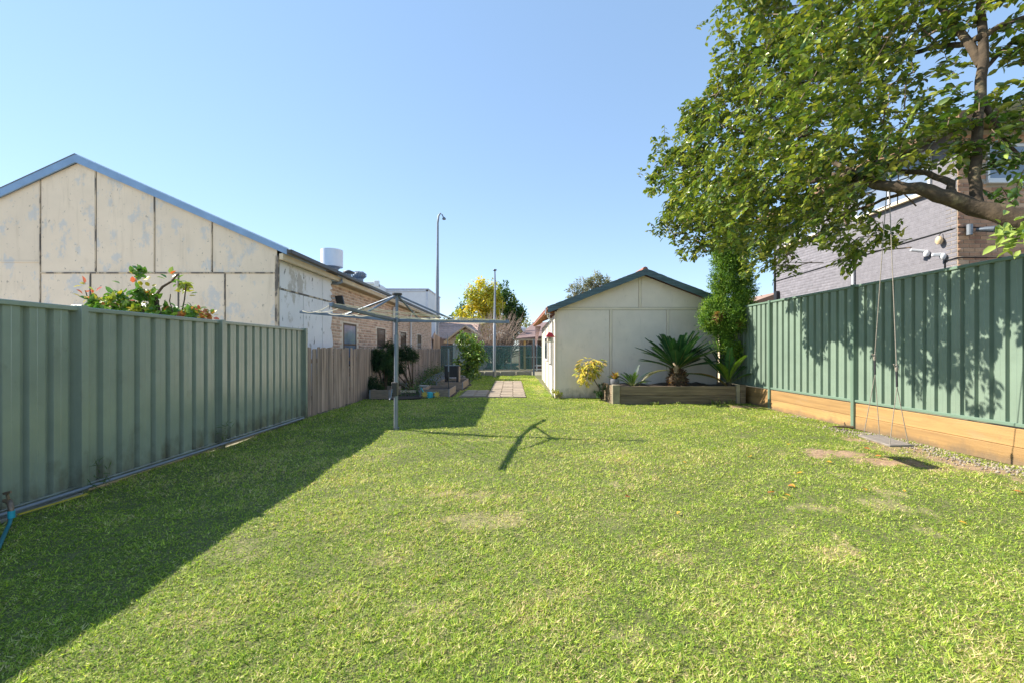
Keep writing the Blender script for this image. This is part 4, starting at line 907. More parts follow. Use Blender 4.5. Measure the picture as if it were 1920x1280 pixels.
for az, el, Ln, dr, col in ((2.9, 1.02, 1.15, .35, (.06, .17, .05)), (2.95, .48, 1.25, .62, (.10, .2, .03)), (3.2, 1.22, 1.0, .3, (.04, .12, .04)), (-1.2, 1.25, .85, .6, (.16, .28, .03)), (.3, 1.1, 1.1, .3, (.04, .14, .05)),
                            (.1, .85, 1.05, .35, (.06, .17, .04)), (-.4, .65, .75, .5, (.12, .24, .04)), (-1.9, 1.4, .9, .2, (.05, .15, .04)), (1.2, 1.3, 1.05, .1, (.03, .10, .05)), (2.6, 1.45, 1.1, .15, (.02, .08, .05)), (-2.4, .95, .8, .5, (.13, .24, .03)), (3.5, .85, 1.0, .35, (.03, .11, .04))):
    frond((c2[0], c2[1], .5), az, el, Ln*1.05, dr, .042, col, cy2, 30, wmax=.2)
cy3 = thing('young_cycad', 'small bright green cycad clump at the left end of the planter', 'cycad', (3.25, 11.4, .42))
c3 = P(1186, 724, 11.4)
for a in range(20):
    az = a*2.4; e = random.uniform(.5, 1.35)
    dark = a % 4 == 0; frond((c3[0]+.03*math.cos(az), c3[1]+.03*math.sin(az), .43), az, e, random.uniform(.32, .55)*(1.15 if dark else 1), random.uniform(.3, .9), .02, (.03, .085, .06) if dark else random.choice([(.15, .26, .03), (.10, .2, .03)]), cy3, 18, wmax=.10)
# bromeliad in a grey pot
bp = P(1153, 720, 11.15)
po = thing('plant_pot', 'small grey pot standing on the left corner of the planter', 'pot', (bp[0], bp[1], .5))
MB().lathe(bp[0], bp[1], [(.07, .44), (.11, .52), (.12, .60), (.10, .64)], 16).build('pot_body', M['clay'], po)
br = thing('bromeliad', 'yellow and green bromeliad growing in the small grey pot', 'plant', (bp[0], bp[1], .62))
for a in range(26):
    az = a*2.4; e = random.uniform(.5, 1.4); D = np.array([[math.cos(az)*math.cos(e), math.sin(az)*math.cos(e), math.sin(e)]])
    V, Fc = leaf_arrays(np.array([[bp[0], bp[1], .61]]), D, np.array([[0, 0, 1.]]), random.uniform(.16, .27), .035)
    np_mesh('leaf', V, Fc, M['leaf'], br, np.tile(np.array([random.choice([(.5, .36, .04), (.16, .2, .04), (.08, .12, .05), (.45, .2, .05)])]), (len(V), 1)))
# yellow croton leaning by the shed wall
cp = thing('croton', 'yellow leaved shrub leaning against the shed wall left of the planter', 'shrub', (2.5, 11.9, 0))
stem = [(2.50, 11.9, 0), (2.42, 11.88, .35), (2.25, 11.85, .62), (2.12, 11.85, .88), (2.05, 11.85, 1.08)]
MB().tube(stem, [.018, .016, .013, .01, .006], 6).tube([stem[2], (2.25, 11.8, .85), (2.3, 11.8, 1.08)], .009, 5).tube([stem[2], (2.05, 11.8, .6), (2.0, 11.8, .5)], .009, 5).build('stem', M['twig'], cp)
lm = []
for c in ((.62,.50,.07), (.50,.46,.07), (.68,.48,.12), (.24,.30,.05), (.60,.38,.10)):
    V, Fc = leaf_arrays(np.zeros((1, 3)), np.array([[0, 1., 0]]), np.array([[0, 0, 1.]]), .20, .075); lm.append(np_mesh('leaf', V, Fc, M['leaf'], None, np.tile(np.array([c]), (len(V), 1)), just_mesh=True))
def put_leaf(mesh, parent, pos, D, U, s, name='leaf'):
    D = Vector(D).normalized(); X = D.cross(Vector(U)).normalized(); Z = X.cross(D)
    Mx = Matrix(((X.x, D.x, Z.x), (X.y, D.y, Z.y), (X.z, D.z, Z.z)))
    o = link(name, mesh, parent, Vector(pos)-wloc(parent)); o.rotation_euler = Mx.to_euler(); o.scale = (s, s, s); return o
for k in range(290):
    u = rnd_unit(1)[0]; c = random.choices([(2.12, 11.85, .98, .25, .22, .17), (2.0, 11.8, .74, .2, .2, .2), (2.2, 11.85, .85, .22, .2, .2), (2.38, 11.8, 1.02, .13, .15, .1), (2.02, 11.8, .52, .12, .12, .12)], [5, 3, 3, 2, 1])[0]
    pos = (c[0]+u[0]*c[3], c[1]+u[1]*c[4], c[2]+u[2]*c[5])
    put_leaf(random.choices(lm, [4, 3, 2, 1.5, 1.5])[0], cp, pos, (u[0]*1.0, u[1]*.9-.2, u[2]*.4-.35), (u[0]*.4, u[1]*.4-.3, .8), random.uniform(.55, .9))
def simple_plant(name, label, cat, blobs, n, L, W, cols, wts, stems, base, m='soft', six=False, shell=.3):
    t = thing(name, label, cat, base); sm = MB()
    for s_ in stems: sm.tube(s_[0], s_[1], 6)
    sm.build('trunk', M['bark'], t); crown('crown', blobs, n, L, W, cols, wts, M[m], t, shell, six=six); return t
simple_plant('weed', 'small dark green weed at the foot of the shed wall beside the planter', 'weed', [(2.5, 11.8, .3, .13, .12, .25), (2.35, 11.8, .15, .15, .12, .12)], 260, .06, .03, [(.05, .11, .04), (.08, .16, .05)], [1, 1], [([(2.5, 11.85, 0), (2.5, 11.8, .35)], [.01, .005])], (2.5, 11.85, 0))
simple_plant('weed', 'yellow green weed at the left corner of the shed', 'weed', [(1.28, 12.25, .12, .17, .1, .14)], 200, .05, .03, [(.25, .3, .05), (.35, .33, .06)], [1, 1], [([(1.28, 12.3, 0), (1.28, 12.28, .15)], [.01, .005])], (1.28, 12.3, 0))
for k, (px, lab) in enumerate(((1232, 'tiny clover like weed under the left half of the planter'), (1275, 'low weed at the foot of the planter below the big cycad'), (1345, 'spiky grass weed at the foot of the planter near its right end'), (1375, 'small spiky weed beside the right corner post of the planter'))):
    q = G(px, 760); t = thing('weed', lab, 'weed', (q[0], 10.85, 0)); n = 26
    Pp = np.tile(np.array([[q[0], 10.87, .0]]), (n, 1))+RNG.normal(size=(n, 3))*np.array([.06, .03, 0]); D = rnd_unit(n)*.7; D[:, 2] = np.abs(D[:, 2])+.7
    V, Fc = leaf_arrays(Pp, D, rnd_unit(n), RNG.uniform(.07, .2 if k > 1 else .11, n), .012 if k > 1 else .03, LEAF4, LEAF4F)
    o = np_mesh('leaves', V, Fc, M['soft'], t, np.repeat(pick_cols(n, [(.2, .27, .07), (.3, .3, .14)], [1, 1]), 4, 0)); o['kind'] = 'stuff'
# weeds growing on left fence
for (px, Y, h, lab) in ((168, 4.2, .30, 'wispy weed climbing beside the first post of the left fence'), (410, 6.05, .38, 'thin weed growing up the second post of the left fence')):
    t = thing('weed', lab, 'weed', (-4.1, Y, 0)); n = 38
    x = -4.09; Pp = np.stack([x+RNG.uniform(0, .06, n), Y+RNG.normal(0, .06, n), RNG.uniform(0, h, n)], 1); D = rnd_unit(n); D[:, 2] += .6
    V, Fc = leaf_arrays(Pp, D, rnd_unit(n), RNG.uniform(.04, .11, n), .006, LEAF4, LEAF4F)
    o = np_mesh('leaves', V, Fc, M['soft'], t, np.repeat(pick_cols(n, [(.07, .13, .04), (.12, .18, .06)], [1, 1]), 4, 0)); o['kind'] = 'stuff'

# ------------------------------------------------------------ SHRUBS AND TREES
# cypress
cx, cyy = 5.78, 11.75
ctree = thing('cypress', 'tall narrow bright green cypress standing between shed and right fence', 'tree', (cx, cyy, 0))
MB().tube([(cx+.2, cyy, .3), (cx+.18, cyy, 1.0), (cx+.12, cyy, 1.8), (cx, cyy, 2.6), (cx-.05, cyy, 4.1)], [.07, .06, .055, .04, .02], 9).build('trunk', M['bark'], ctree)
def Q(px, py, Y, rp): q = P(px, py, Y); r = rp/F*Y; return (q[0], q[1], q[2], r, r*.8, r)
cbl = [Q(1370, 490, 11.7, 32), Q(1362, 470, 11.7, 26), Q(1382, 520, 11.8, 28), Q(1355, 530, 11.6, 22), Q(1394, 545, 11.8, 22), Q(1370, 560, 11.6, 30), Q(1340, 585, 11.5, 26), Q(1392, 580, 11.6, 24), Q(1365, 600, 11.4, 34), Q(1330, 603, 11.4, 18), Q(1396, 608, 11.6, 16), Q(1350, 615, 11.4, 20), Q(1370, 655, 11.4, 20), Q(1388, 470, 11.7, 22), Q(1380, 450, 11.7, 20), Q(1352, 648, 11.3, 12)]
crown('crown', cbl, 46000, .075, .022, [(.13, .24, .03), (.18, .30, .04), (.07, .15, .03), (.24, .34, .05)], [3, 3, 2, 1.5], M['soft'], ctree, .35, -.5)
crown('dry_sprays', [Q(1345, 595, 11.2, 8), Q(1355, 590, 11.2, 7), Q(1388, 608, 11.2, 6)], 700, .07, .02, [(.42, .24, .10), (.30, .17, .08)], [1, 1], M['soft'], ctree, .2)
# lemon tree
lt = thing('lemon_tree', 'small lemon tree with light green leaves near the far end of the beds', 'tree', (-2.0, 20, 0))
MB().tube([(-2.05, 20, 0), (-2.0, 20, .5), (-2.1, 20, 1.2)], [.05, .04, .02], 7).tube([(-2.0, 20, .4), (-1.6, 20, 1.0)], [.03, .01], 5).tube([(-2.0, 20, .4), (-2.5, 20, .9)], [.03, .01], 5).build('trunk', M['bark'], lt)
crown('crown', [Q(878, 640, 20, 17), Q(865, 655, 20, 18), Q(890, 660, 20, 20), Q(872, 680, 20, 24), Q(900, 672, 19.8, 12), Q(880, 698, 20, 20), Q(868, 632, 20, 8)], 2400, .14, .07, [(.17, .28, .04), (.25, .34, .06), (.09, .17, .04), (.45, .42, .04)], [3, 3, 2, .4], M['leaf'], lt, .3, six=True)
# feathery dark shrubs by the palings
for base, blobs, lab in (((-3.9, 13.2, 0), [Q(703, 668, 13.0, 14), Q(718, 672, 13.0, 16), Q(706, 685, 13, 10), Q(726, 690, 13.2, 10), Q(706, 728, 12.6, 12), Q(700, 715, 12.6, 10)], 'dark green drooping feathery shrub at the corner of the first garden bed'),
                         ((-3.4, 14.6, 0), [Q(733, 652, 14.4, 14), Q(745, 668, 14.4, 16), Q(762, 662, 14.4, 14), Q(774, 668, 14.6, 10), Q(735, 690, 14.2, 14), Q(730, 712, 14, 14), Q(752, 690, 14.4, 12)], 'dark feathery shrub directly behind the hoist pole')):
    t = thing('feathery_shrub', lab, 'shrub', base, 'feathery shrubs by the paling fence'); b0 = np.array(base)
    m = MB()
    for bl in blobs: m.tube([b0, (b0*.4+np.array(bl[:3])*.6), bl[:3]], [.03, .02, .008], 5)
    m.build('trunk', M['bark'], t)
    crown('crown', blobs, 5200, .12, .012, [(.045, .095, .035), (.03, .07, .03), (.08, .14, .05)], [3, 3, 1], M['soft'], t, .2, .9)
# reddish shrub behind left fence: leaves as parts
ls = thing('pruned_shrub', 'pruned shrub with red and yellow tips showing above the left fence', 'shrub', (-5.4, 6.4, 0))
def LP(px, py): return P(px, py, 6.45)
m = MB(); b0 = np.array([-5.45, 6.45, 1.2])
for pth, r0 in (([(300, 640), (300, 588), (288, 562), (270, 552), (255, 530)], .035), ([(300, 590), (292, 555), (305, 538), (322, 528), (333, 515)], .035), ([(335, 620), (340, 590), (346, 562), (349, 533)], .018),
                ([(290, 640), (275, 595), (262, 570), (258, 545)], .025), ([(180, 640), (172, 590), (168, 570), (160, 545)], .015), ([(320, 620), (324, 585), (318, 565), (320, 552)], .014), ([(300, 620), (240, 600), (200, 585), (178, 560)], .016), ([(300, 620), (360, 605), (385, 590)], .012)):
    q = [LP(*a) for a in pth]; m.tube(q, [r0*.7*(1-.12*i) for i in range(len(q))], 7)
m.tube([(-5.4, 6.45, 0), LP(300, 640)], .05, 8).build('branches', M['bark'], ls)
cl = [(.62,.13,.07), (.52,.42,.05), (.16,.30,.04), (.07,.19,.035), (.30,.40,.06)]; lm2 = []
for c in cl:
    V, Fc = leaf_arrays(np.zeros((1, 3)), np.array([[0, 1., 0]]), np.array([[0, 0, 1.]]), .10, .058); lm2.append(np_mesh('leaf', V, Fc, M['leaf'], None, np.tile(np.array([c]), (len(V), 1)), just_mesh=True))
spots = [(250, 540, 18, 'r'), (262, 525, 12, 'y'), (280, 545, 14, 'y'), (170, 555, 12, 'r'), (182, 570, 12, 'y'), (210, 570, 20, 'g'), (235, 580, 22, 'g'), (205, 592, 22, 'g'), (265, 585, 20, 'g'), (300, 590, 16, 'g'), (225, 560, 12, 'g'),
         (316, 520, 9, 'g'), (332, 528, 9, 'g'), (345, 548, 10, 'r'), (362, 580, 14, 'g'), (375, 590, 14, 'y'), (395, 592, 10, 'r'), (340, 585, 12, 'g'), (160, 535, 5, 'r'), (270, 560, 14, 'y'), (325, 600, 12, 'g')]
for k in range(300):
    s = random.choices(spots, [a[2]**1.4 for a in spots])[0]; u = rnd_unit(1)[0]; r = s[2]/F*6.45*random.uniform(.3, 1)
    c = LP(s[0], s[1]); wts = {'r': [4, 3, .5, 0, 1], 'y': [1, 4, 1, .5, 2], 'g': [.2, .6, 3, 4, 1.5]}[s[3]]
    put_leaf(random.choices(lm2, wts)[0], ls, (c[0]+u[0]*r*1.1, c[1]+u[1]*r*1.5, c[2]+u[2]*r), (u[0]+random.uniform(-.5, .5), u[1], u[2]*.5+random.uniform(-.1, .8)), (random.uniform(-.5, .5), random.uniform(-.8, .2), 1), random.uniform(.65, 1.2))
crown('foliage', [(*LP(a[0], a[1]), a[2]/F*6.45*1.2, a[2]/F*6.45*1.6, a[2]/F*6.45) for a in spots if a[3] != 'r'], 1300, .10, .055, [(.10,.22,.035), (.17,.30,.04), (.34,.38,.05), (.5,.2,.06)], [3, 2, 1.4, .5], M['leaf'], ls, .1, six=True)
# wattle (yellow + green), bare shrub, gum, palm
wt = thing('wattle_tree', 'tree covered in bright yellow blossom beyond the back fence', 'tree', (-2.5, 45, 0))
MB().tube([(-2.6, 45, 0), (-2.9, 45, 3), (-3.6, 45, 5.5)], [.3, .2, .08], 8).tube([(-2.9, 45, 3), (-5.3, 45, 4.0)], [.12, .05], 6).build('trunk', M['bark'], wt)
crown('crown', [Q(903, 550, 45, 26), Q(890, 565, 45, 22), Q(915, 570, 45, 28), Q(900, 595, 45, 28), Q(872, 600, 45, 18), Q(925, 550, 45, 18), Q(860, 598, 45, 12), Q(885, 618, 45, 20), Q(912, 612, 45, 22), Q(925, 590, 45, 18), Q(985, 612, 44, 10), Q(880, 545, 45, 10)], 9000, .26, .15, [(.66, .50, .04), (.56, .50, .05), (.40, .40, .05), (.22, .27, .05)], [3, 3, 2.2, 1.6], M['soft'], wt, .3)
gtz = thing('green_tree', 'rounded dark green tree beside the yellow blossom tree', 'tree', (-.3, 47, 0))
MB().tube([(-.3, 47, 0), (-.4, 47, 5)], [.3, .12], 8).build('trunk', M['bark'], gtz)
crown('crown', [Q(942, 548, 47, 16), Q(950, 565, 47, 22), Q(962, 580, 47, 20), Q(945, 595, 47, 24), Q(970, 600, 47, 14), Q(975, 590, 47, 10), Q(955, 620, 47, 24), Q(975, 625, 47, 14), Q(864, 580, 49, 7)], 6500, .3, .16, [(.07, .14, .035), (.045, .10, .04), (.13, .20, .04), (.24, .28, .04)], [3, 3, 2, .8], M['soft'], gtz, .3)
bs = thing('bare_shrub', 'large leafless shrub of pale twigs behind the back fence', 'shrub', (-1.2, 30, 0))
m = MB()
for k in range(330):
    az = random.uniform(0, 2*math.pi); tl = min(1.5, abs(random.gauss(0, .85))); L_ = random.uniform(2.3, 3.7)
    p = np.array([-.95+.5*math.cos(az)*random.random(), 30+.5*math.sin(az)*random.random(), random.uniform(.3, .9)]); pts = [p]; e = 1.5-tl*.55
    for j in range(6):
        p = p+np.array([math.cos(az)*math.cos(e), math.sin(az)*math.cos(e)*.5, math.sin(e)])*L_/6+RNG.normal(size=3)*.05; pts.append(p); e -= .12*tl+random.uniform(-.05, .08); az += random.uniform(-.15, .15)
    m.tube(pts, [.022, .019, .016, .013, .011, .008, .005], 3, False)
    for j in (2, 3, 4, 5):
        d = rnd_unit(1)[0]; d[2] = abs(d[2]); m.tube([pts[j], pts[j]+d*.25, pts[j]+d*.45+np.array([0, 0, .08])], [.009, .007, .004], 3, False)
bo = m.build('twigs', M['bare'], bs); bo['kind'] = 'stuff'
MB().tube([(-.95, 30, 0), (-.95, 30, .9)], [.2, .15], 8).build('trunk', M['bark'], bs)
gm = thing('gum_tree', 'sparse grey green gum tree crown rising behind the shed roof', 'tree', (7, 50, 0))
MB().tube([(8, 50, 0), (8.2, 50, 5), (8.6, 50, 8)], [.3, .2, .1], 8).tube([(8.2, 50, 5), (7, 50, 7.5)], [.12, .05], 6).build('trunk', M['bark'], gm)
crown('crown', [Q(1075, 545, 50, 12), Q(1095, 535, 50, 14), Q(1115, 528, 50, 16), Q(1132, 527, 50, 12), Q(1085, 550, 50, 14), Q(1110, 545, 50, 18), Q(1068, 553, 50, 6), Q(1140, 540, 50, 14)], 2600, .34, .09, [(.25, .23, .13), (.16, .17, .09), (.33, .28, .18)], [2, 2, 1], M['soft'], gm, .3, .6)
pm_ = thing('palm', 'small palm crown above the verandah house roof', 'palm', (1.9, 36, 0))
q = P(998, 613, 36); MB().tube([(q[0], 36, 0), (q[0], 36, q[2])], [.12, .09], 8).build('trunk', M['bark'], pm_)
for a in range(14): frond((q[0], 36, q[2]), a*2*math.pi/14, random.uniform(.3, .9), .95, 1.1, .035, (.2, .24, .07), pm_, 16, wmax=.3)
simple_plant('distant_tree', 'hazy grey green tree line seen above the pink tiled roof', 'tree', [Q(848, 605, 70, 12), Q(838, 612, 70, 10), Q(858, 612, 70, 12)], 900, .5, .3, [(.10, .13, .07), (.14, .16, .09)], [1, 1], [([(-9.5, 70, 0), (-9.5, 70, 5)], [.3, .15])], (-9.5, 70, 0))

# ------------------------------------------------------------ THE BIG TREE AT RIGHT
bt = thing('garden_tree', 'large glossy leaved tree with arching bough overhanging the lawn at right', 'tree', (5.95, 4.2, 0))
def limb(pts, r): return MB().tube([tuple(p) for p in pts], r, 10)
fork = P(1990, 425, 4.55)
MB().tube([(5.95, 4.2, -.02), (5.93, 4.22, .8), (5.88, 4.35, 1.7), fork], [.22, .19, .17, .15], 14).build('trunk', M['bark'], bt)
def limbp(a, r, n=12): 
    pts = [P(*q) for q in a]; out = []; rr = []
    for i in range(len(pts)-1):
        for t in np.linspace(0, 1, 4)[:-1]:
            k = i+t; out.append(pts[i]*(1-t)+pts[i+1]*t+RNG.normal(size=3)*.008); rr.append(r[i]*(1-t)+r[i+1]*t)
    out.append(pts[-1]); rr.append(r[-1])
    o = MB().tube([tuple(p) for p in out], rr, n).build('limb', M['bark'], bt); return o
limbp([(1992, 425, 4.54), (1935, 420, 4.65), (1880, 402, 4.8), (1830, 388, 4.95), (1775, 372, 5.05), (1720, 356, 5.2), (1665, 350, 5.4), (1610, 335, 5.8), (1560, 330, 6.4), (1480, 350, 7.4), (1380, 370, 8.3), (1290, 380, 9)], [.13, .115, .10, .09, .085, .07, .065, .06, .05, .04, .03, .012])
limbp([(1832, 385, 4.95), (1829, 330, 5.0), (1832, 250, 5.1), (1840, 150, 5.2), (1843, 60, 5.3), (1840, -60, 5.5), (1800, -200, 5.8)], [.058, .052, .05, .052, .045, .038, .025])
limbp([(1841, 70, 5.25), (1875, 50, 5.2), (1930, 30, 5.1)], [.034, .03, .025]); limbp([(1845, 130, 5.25), (1880, 95, 5.3), (1925, 65, 5.3)], [.025, .022, .018])
limbp([(1838, 70, 5.25), (1800, 85, 5.6), (1750, 88, 6.0), (1690, 110, 6.6), (1600, 140, 7.4), (1480, 160, 8.2), (1370, 190, 8.8)], [.04, .036, .032, .03, .026, .02, .01])
limbp([(1785, 374, 5.05), (1782, 345, 5.1), (1740, 325, 5.4), (1690, 320, 5.8), (1640, 300, 6.4), (1560, 260, 7.2), (1450, 250, 8.0), (1330, 270, 8.8)], [.05, .04, .032, .03, .028, .025, .02, .01])
limbp([(1640, 345, 5.6), (1600, 325, 5.9), (1540, 295, 6.5), (1440, 260, 7.6), (1340, 230, 8.6)], [.045, .035, .028, .018, .008])
limbp([(1665, 350, 5.4), (1690, 365, 5.6), (1640, 380, 6.1), (1560, 410, 7.0), (1450, 440, 8.2)], [.025, .022, .02, .016, .008])
limbp([(1840, 120, 5.25), (1780, 30, 5.6), (1700, -50, 6.2), (1560, -120, 7)], [.05, .04, .03, .015])
limbp([(1996, 420, 4.55), (2010, 300, 4.6), (2050, 100, 4.8), (2080, -100, 5)], [.13, .1, .08, .05]); limbp([(1840, 180, 5.2), (1880, 260, 5.1), (1925, 300, 5.0)], [.03, .025, .015])
clusters = [  # px, py, Y, radius px, density
 (1390, 20, 8.2, 62, 1), (1460, 40, 7.8, 80, 1), (1380, 110, 8.5, 52, 1), (1450, 130, 8, 80, 1), (1350, 190, 8.8, 58, 1), (1420, 220, 8.4, 78, 1), (1310, 215, 9, 46, .8), (1290, 260, 9.1, 48, 1), (1350, 290, 8.8, 70, 1), (1262, 320, 9.2, 48, 1), (1240, 300, 9.3, 34, .7),
 (1228, 345, 9.3, 26, .6), (1300, 370, 9, 58, 1), (1270, 400, 9.3, 36, 1), (1360, 370, 8.6, 66, 1), (1290, 455, 9.4, 34, .9), (1250, 425, 9.4, 22, .6), (1335, 435, 9.2, 42, 1), (1400, 430, 8.8, 52, .9), (1430, 340, 8, 74, 1), (1440, 480, 9, 36, .8), (1480, 420, 8.2, 50, .8), (1400, 500, 9.6, 22, .5),
 (1530, 60, 7.2, 80, 1), (1540, 150, 7.2, 80, 1), (1510, 250, 7.4, 75, 1), (1510, 340, 7.2, 60, .9), (1530, 420, 7.3, 46, .8), (1470, 500, 8.6, 26, .6), (1570, 465, 6.9, 26, .6), (1620, 60, 6.5, 75, .95), (1620, 160, 6.5, 72, .9), (1590, 250, 6.5, 58, .8), (1650, 240, 6.2, 45, .6), (1590, 380, 6.6, 38, .6),
 (1700, 40, 6.0, 70, .85), (1700, 150, 6.1, 52, .5), (1720, 220, 5.8, 44, .6), (1690, 300, 5.8, 36, .5), (1640, 300, 6.2, 34, .5), (1770, 20, 5.6, 60, .7), (1770, 240, 5.4, 36, .6), (1800, 300, 5.2, 28, .6), (1780, 275, 5.3, 30, .5), (1870, 20, 5.2, 60, .5), (1900, 150, 5.2, 26, .35), (1880, 230, 5, 34, .6), (1905, 290, 4.8, 34, .6), (1850, 275, 5, 30, .5), (1890, 360, 4.8, 16, .3),
 (1600, 480, 6.3, 14, .5), (1640, 450, 6.2, 12, .5), (1590, 500, 6.3, 12, .5), (1670, 445, 6.1, 10, .4), (1615, 420, 6.4, 14, .4),
 (1460, -90, 7.5, 90, .9), (1600, -90, 6.5, 90, .9), (1740, -90, 5.8, 90, .8), (1880, -90, 5.2, 80, .7), (1990, 60, 5, 70, .7), (1990, 220, 4.9, 60, .7), (2060, -60, 5, 90, .7), (1680, -220, 6.2, 110, .7), (1860, -240, 5.4, 110, .6), (1990, 350, 4.7, 40, .5)]
clusters += [(c[0]+random.uniform(-15, 15), c[1]+random.uniform(-20, 20), random.uniform(5.3, 6.3), random.uniform(48, 70), .30) for c in clusters if 1395 <= c[0] <= 1660 and c[1] <= 300 and c[2] > 6.4]
clusters += [(1560, 330, 5.6, 50, .35), (1500, 300, 5.7, 60, .4), (1640, 290, 5.5, 50, .4), (1450, 250, 6.0, 60, .4), (1690, 240, 5.4, 50, .4), (1740, 200, 5.2, 40, .35), (1800, 190, 5.0, 30, .25)]
clusters += [(c[0]+random.uniform(-12, 12), c[1]+random.uniform(-15, 15), random.uniform(6.3, 7.3), random.uniform(44, 60), .36) for c in clusters[:45] if 1290 <= c[0] <= 1545 and 240 <= c[1] <= 445]
clusters += [(1375, 415, 7.5, 44, .5), (1445, 450, 7.3, 36, .5), (1315, 378, 7.7, 46, .5), (1345, 425, 7.9, 40, .5), (1415, 380, 7.4, 46, .5), (1325, 412, 8.4, 42, .8), (1275, 372, 8.5, 40, .8), (1390, 330, 7.6, 50, .4), (1330, 320, 7.9, 50, .4)]
clusters += [(1885, 85, 5.3, 36, .5), (1790, 130, 5.5, 24, .3), (1900, 190, 5.1, 30, .5)]
clusters += [(1550, 425, 6.1, 34, .5), (1500, 400, 6.3, 45, .5), (1580, 370, 5.9, 34, .5), (1440, 430, 6.8, 42, .6), (1390, 400, 7.0, 42, .6), (1460, 330, 6.3, 45, .5), (1620, 300, 5.7, 40, .4)]
def big_foliage():
    pos = []; dirs = []; ups = []; cols = []; tw = []; tcen = np.array([5.5, 5.0, 3.6])
    for px, py, Y, rp, dens in clusters:
        c = P(px, py, Y); r = rp/F*Y; ns = int(80*dens*(r/.65)**2.05)+5
        for s in range(ns):
            u = rnd_unit(1)[0]; q = c+u*np.array([r, min(r*1.1, .8), r])*random.uniform(.25, 1.0)**.55
            if q[0]+SHX*(q[2]-.62-random.uniform(0, .35)) < 6.1 and q[2] < 5.3: continue
            out = q-tcen; out /= np.linalg.norm(out); d = out*.7+rnd_unit(1)[0]*.75+np.array([0, 0, -.15]); d /= np.linalg.norm(d)
            Ls = random.uniform(.16, .34); nl = random.randint(7, 12); st = q-d*Ls; bend = np.array([0, 0, -.10])
            tw.append([tuple(st), tuple(st+d*Ls*.6), tuple(q+bend*.5)])
            side = np.cross(d, [0, 0, 1.]); side /= np.linalg.norm(side)+1e-6
            tone = random.random()
            for i in range(nl):
                f = (i+.5)/nl; b = st+d*Ls*f+bend*f*f; sg = 1 if i % 2 else -1
                D = side*sg*random.uniform(.5, 1.1)+d*random.uniform(.2, 1)+np.array([0, 0, random.uniform(-.75, .1)])
                pos.append(b); dirs.append(D); ups.append(np.array([0, 0, 1.])+RNG.normal(size=3)*.45)
                t = random.random()*.6+tone*.4
                cols.append((.14, .21, .035) if t < .34 else (.24, .29, .045) if t < .60 else (.07, .13, .035) if t < .76 else (.42, .42, .08) if t < .985 else (.55, .42, .04))
    return np.array(pos), np.array(dirs), np.array(ups), np.array(cols), tw
pos, dirs, ups, cols, tw = big_foliage()
# a light coloured near spray at the right edge
near = []
for k in range(70):
    u = rnd_unit(1)[0]; c = P(*random.choice([(1905, 425, 3.9), (1900, 450, 3.9), (1918, 400, 3.9), (1925, 440, 3.9), (1940, 420, 3.8)])); near.append(c+u*.11)
near = np.array(near); nd = rnd_unit(len(near)); nd[:, 2] -= .6; nd[:, 0] -= .5
pos = np.vstack([pos, near]); dirs = np.vstack([dirs, nd]); ups = np.vstack([ups, np.tile([[0, -.5, 1.]], (len(near), 1))+rnd_unit(len(near))*.3]); cols = np.vstack([cols, pick_cols(len(near), [(.26, .36, .07), (.34, .42, .1)], [1, 1])])
n = len(pos); L_ = RNG.uniform(.07, .13, n); W_ = L_*RNG.uniform(.42, .62, n)
infr = (pos[:, 0]/pos[:, 1] < 1.2) & ((pos[:, 2]-CH)/pos[:, 1] < .82)
near_i = np.argsort(np.where(infr, pos[:, 1], 99))[:300]; mask = np.ones(n, bool); mask[near_i] = False
V, Fc = leaf_arrays(pos[mask], dirs[mask], ups[mask], L_[mask], W_[mask])
o = np_mesh('foliage', V, Fc, M['leaf'], bt, np.repeat(cols[mask]*(1+RNG.uniform(-.15, .15, (mask.sum(), 1))), 7, 0)); o['kind'] = 'stuff'
lmesh = []
for c in ((.10,.185,.028), (.155,.235,.035), (.065,.135,.028), (.30,.38,.08)):
    V, Fc = leaf_arrays(np.zeros((1, 3)), np.array([[0, 1., 0]]), np.array([[0, 0, 1.]]), .095, .046); lmesh.append(np_mesh('leaf', V, Fc, M['leaf'], None, np.tile(np.array([c]), (len(V), 1)), just_mesh=True))
for i in near_i:
    j = 3 if cols[i][1] > .3 else random.randrange(3)
    put_leaf(lmesh[j], bt, pos[i], dirs[i], ups[i], L_[i]/.095)
m = MB()
for t_ in tw: m.tube(t_, [.005, .004, .002], 3, False)
# longer secondary twigs through the canopy
for k in range(120):
    c = random.choice(clusters[:38]); a = P(c[0], c[1], c[2]); b = np.array([5.2, 5.4, 3.6])*.5+a*.5+RNG.normal(size=3)*.35; d = (a-b)
    d = d/np.linalg.norm(d); p0 = a-d*random.uniform(.5, 1.1)+RNG.normal(size=3)*.25; m.tube([p0, (p0+a)/2+RNG.normal(size=3)*.08, a+RNG.normal(size=3)*.1], [.011, .008, .004], 4, False)
o = m.build('twigs', M['twig'], bt); o['kind'] = 'stuff'
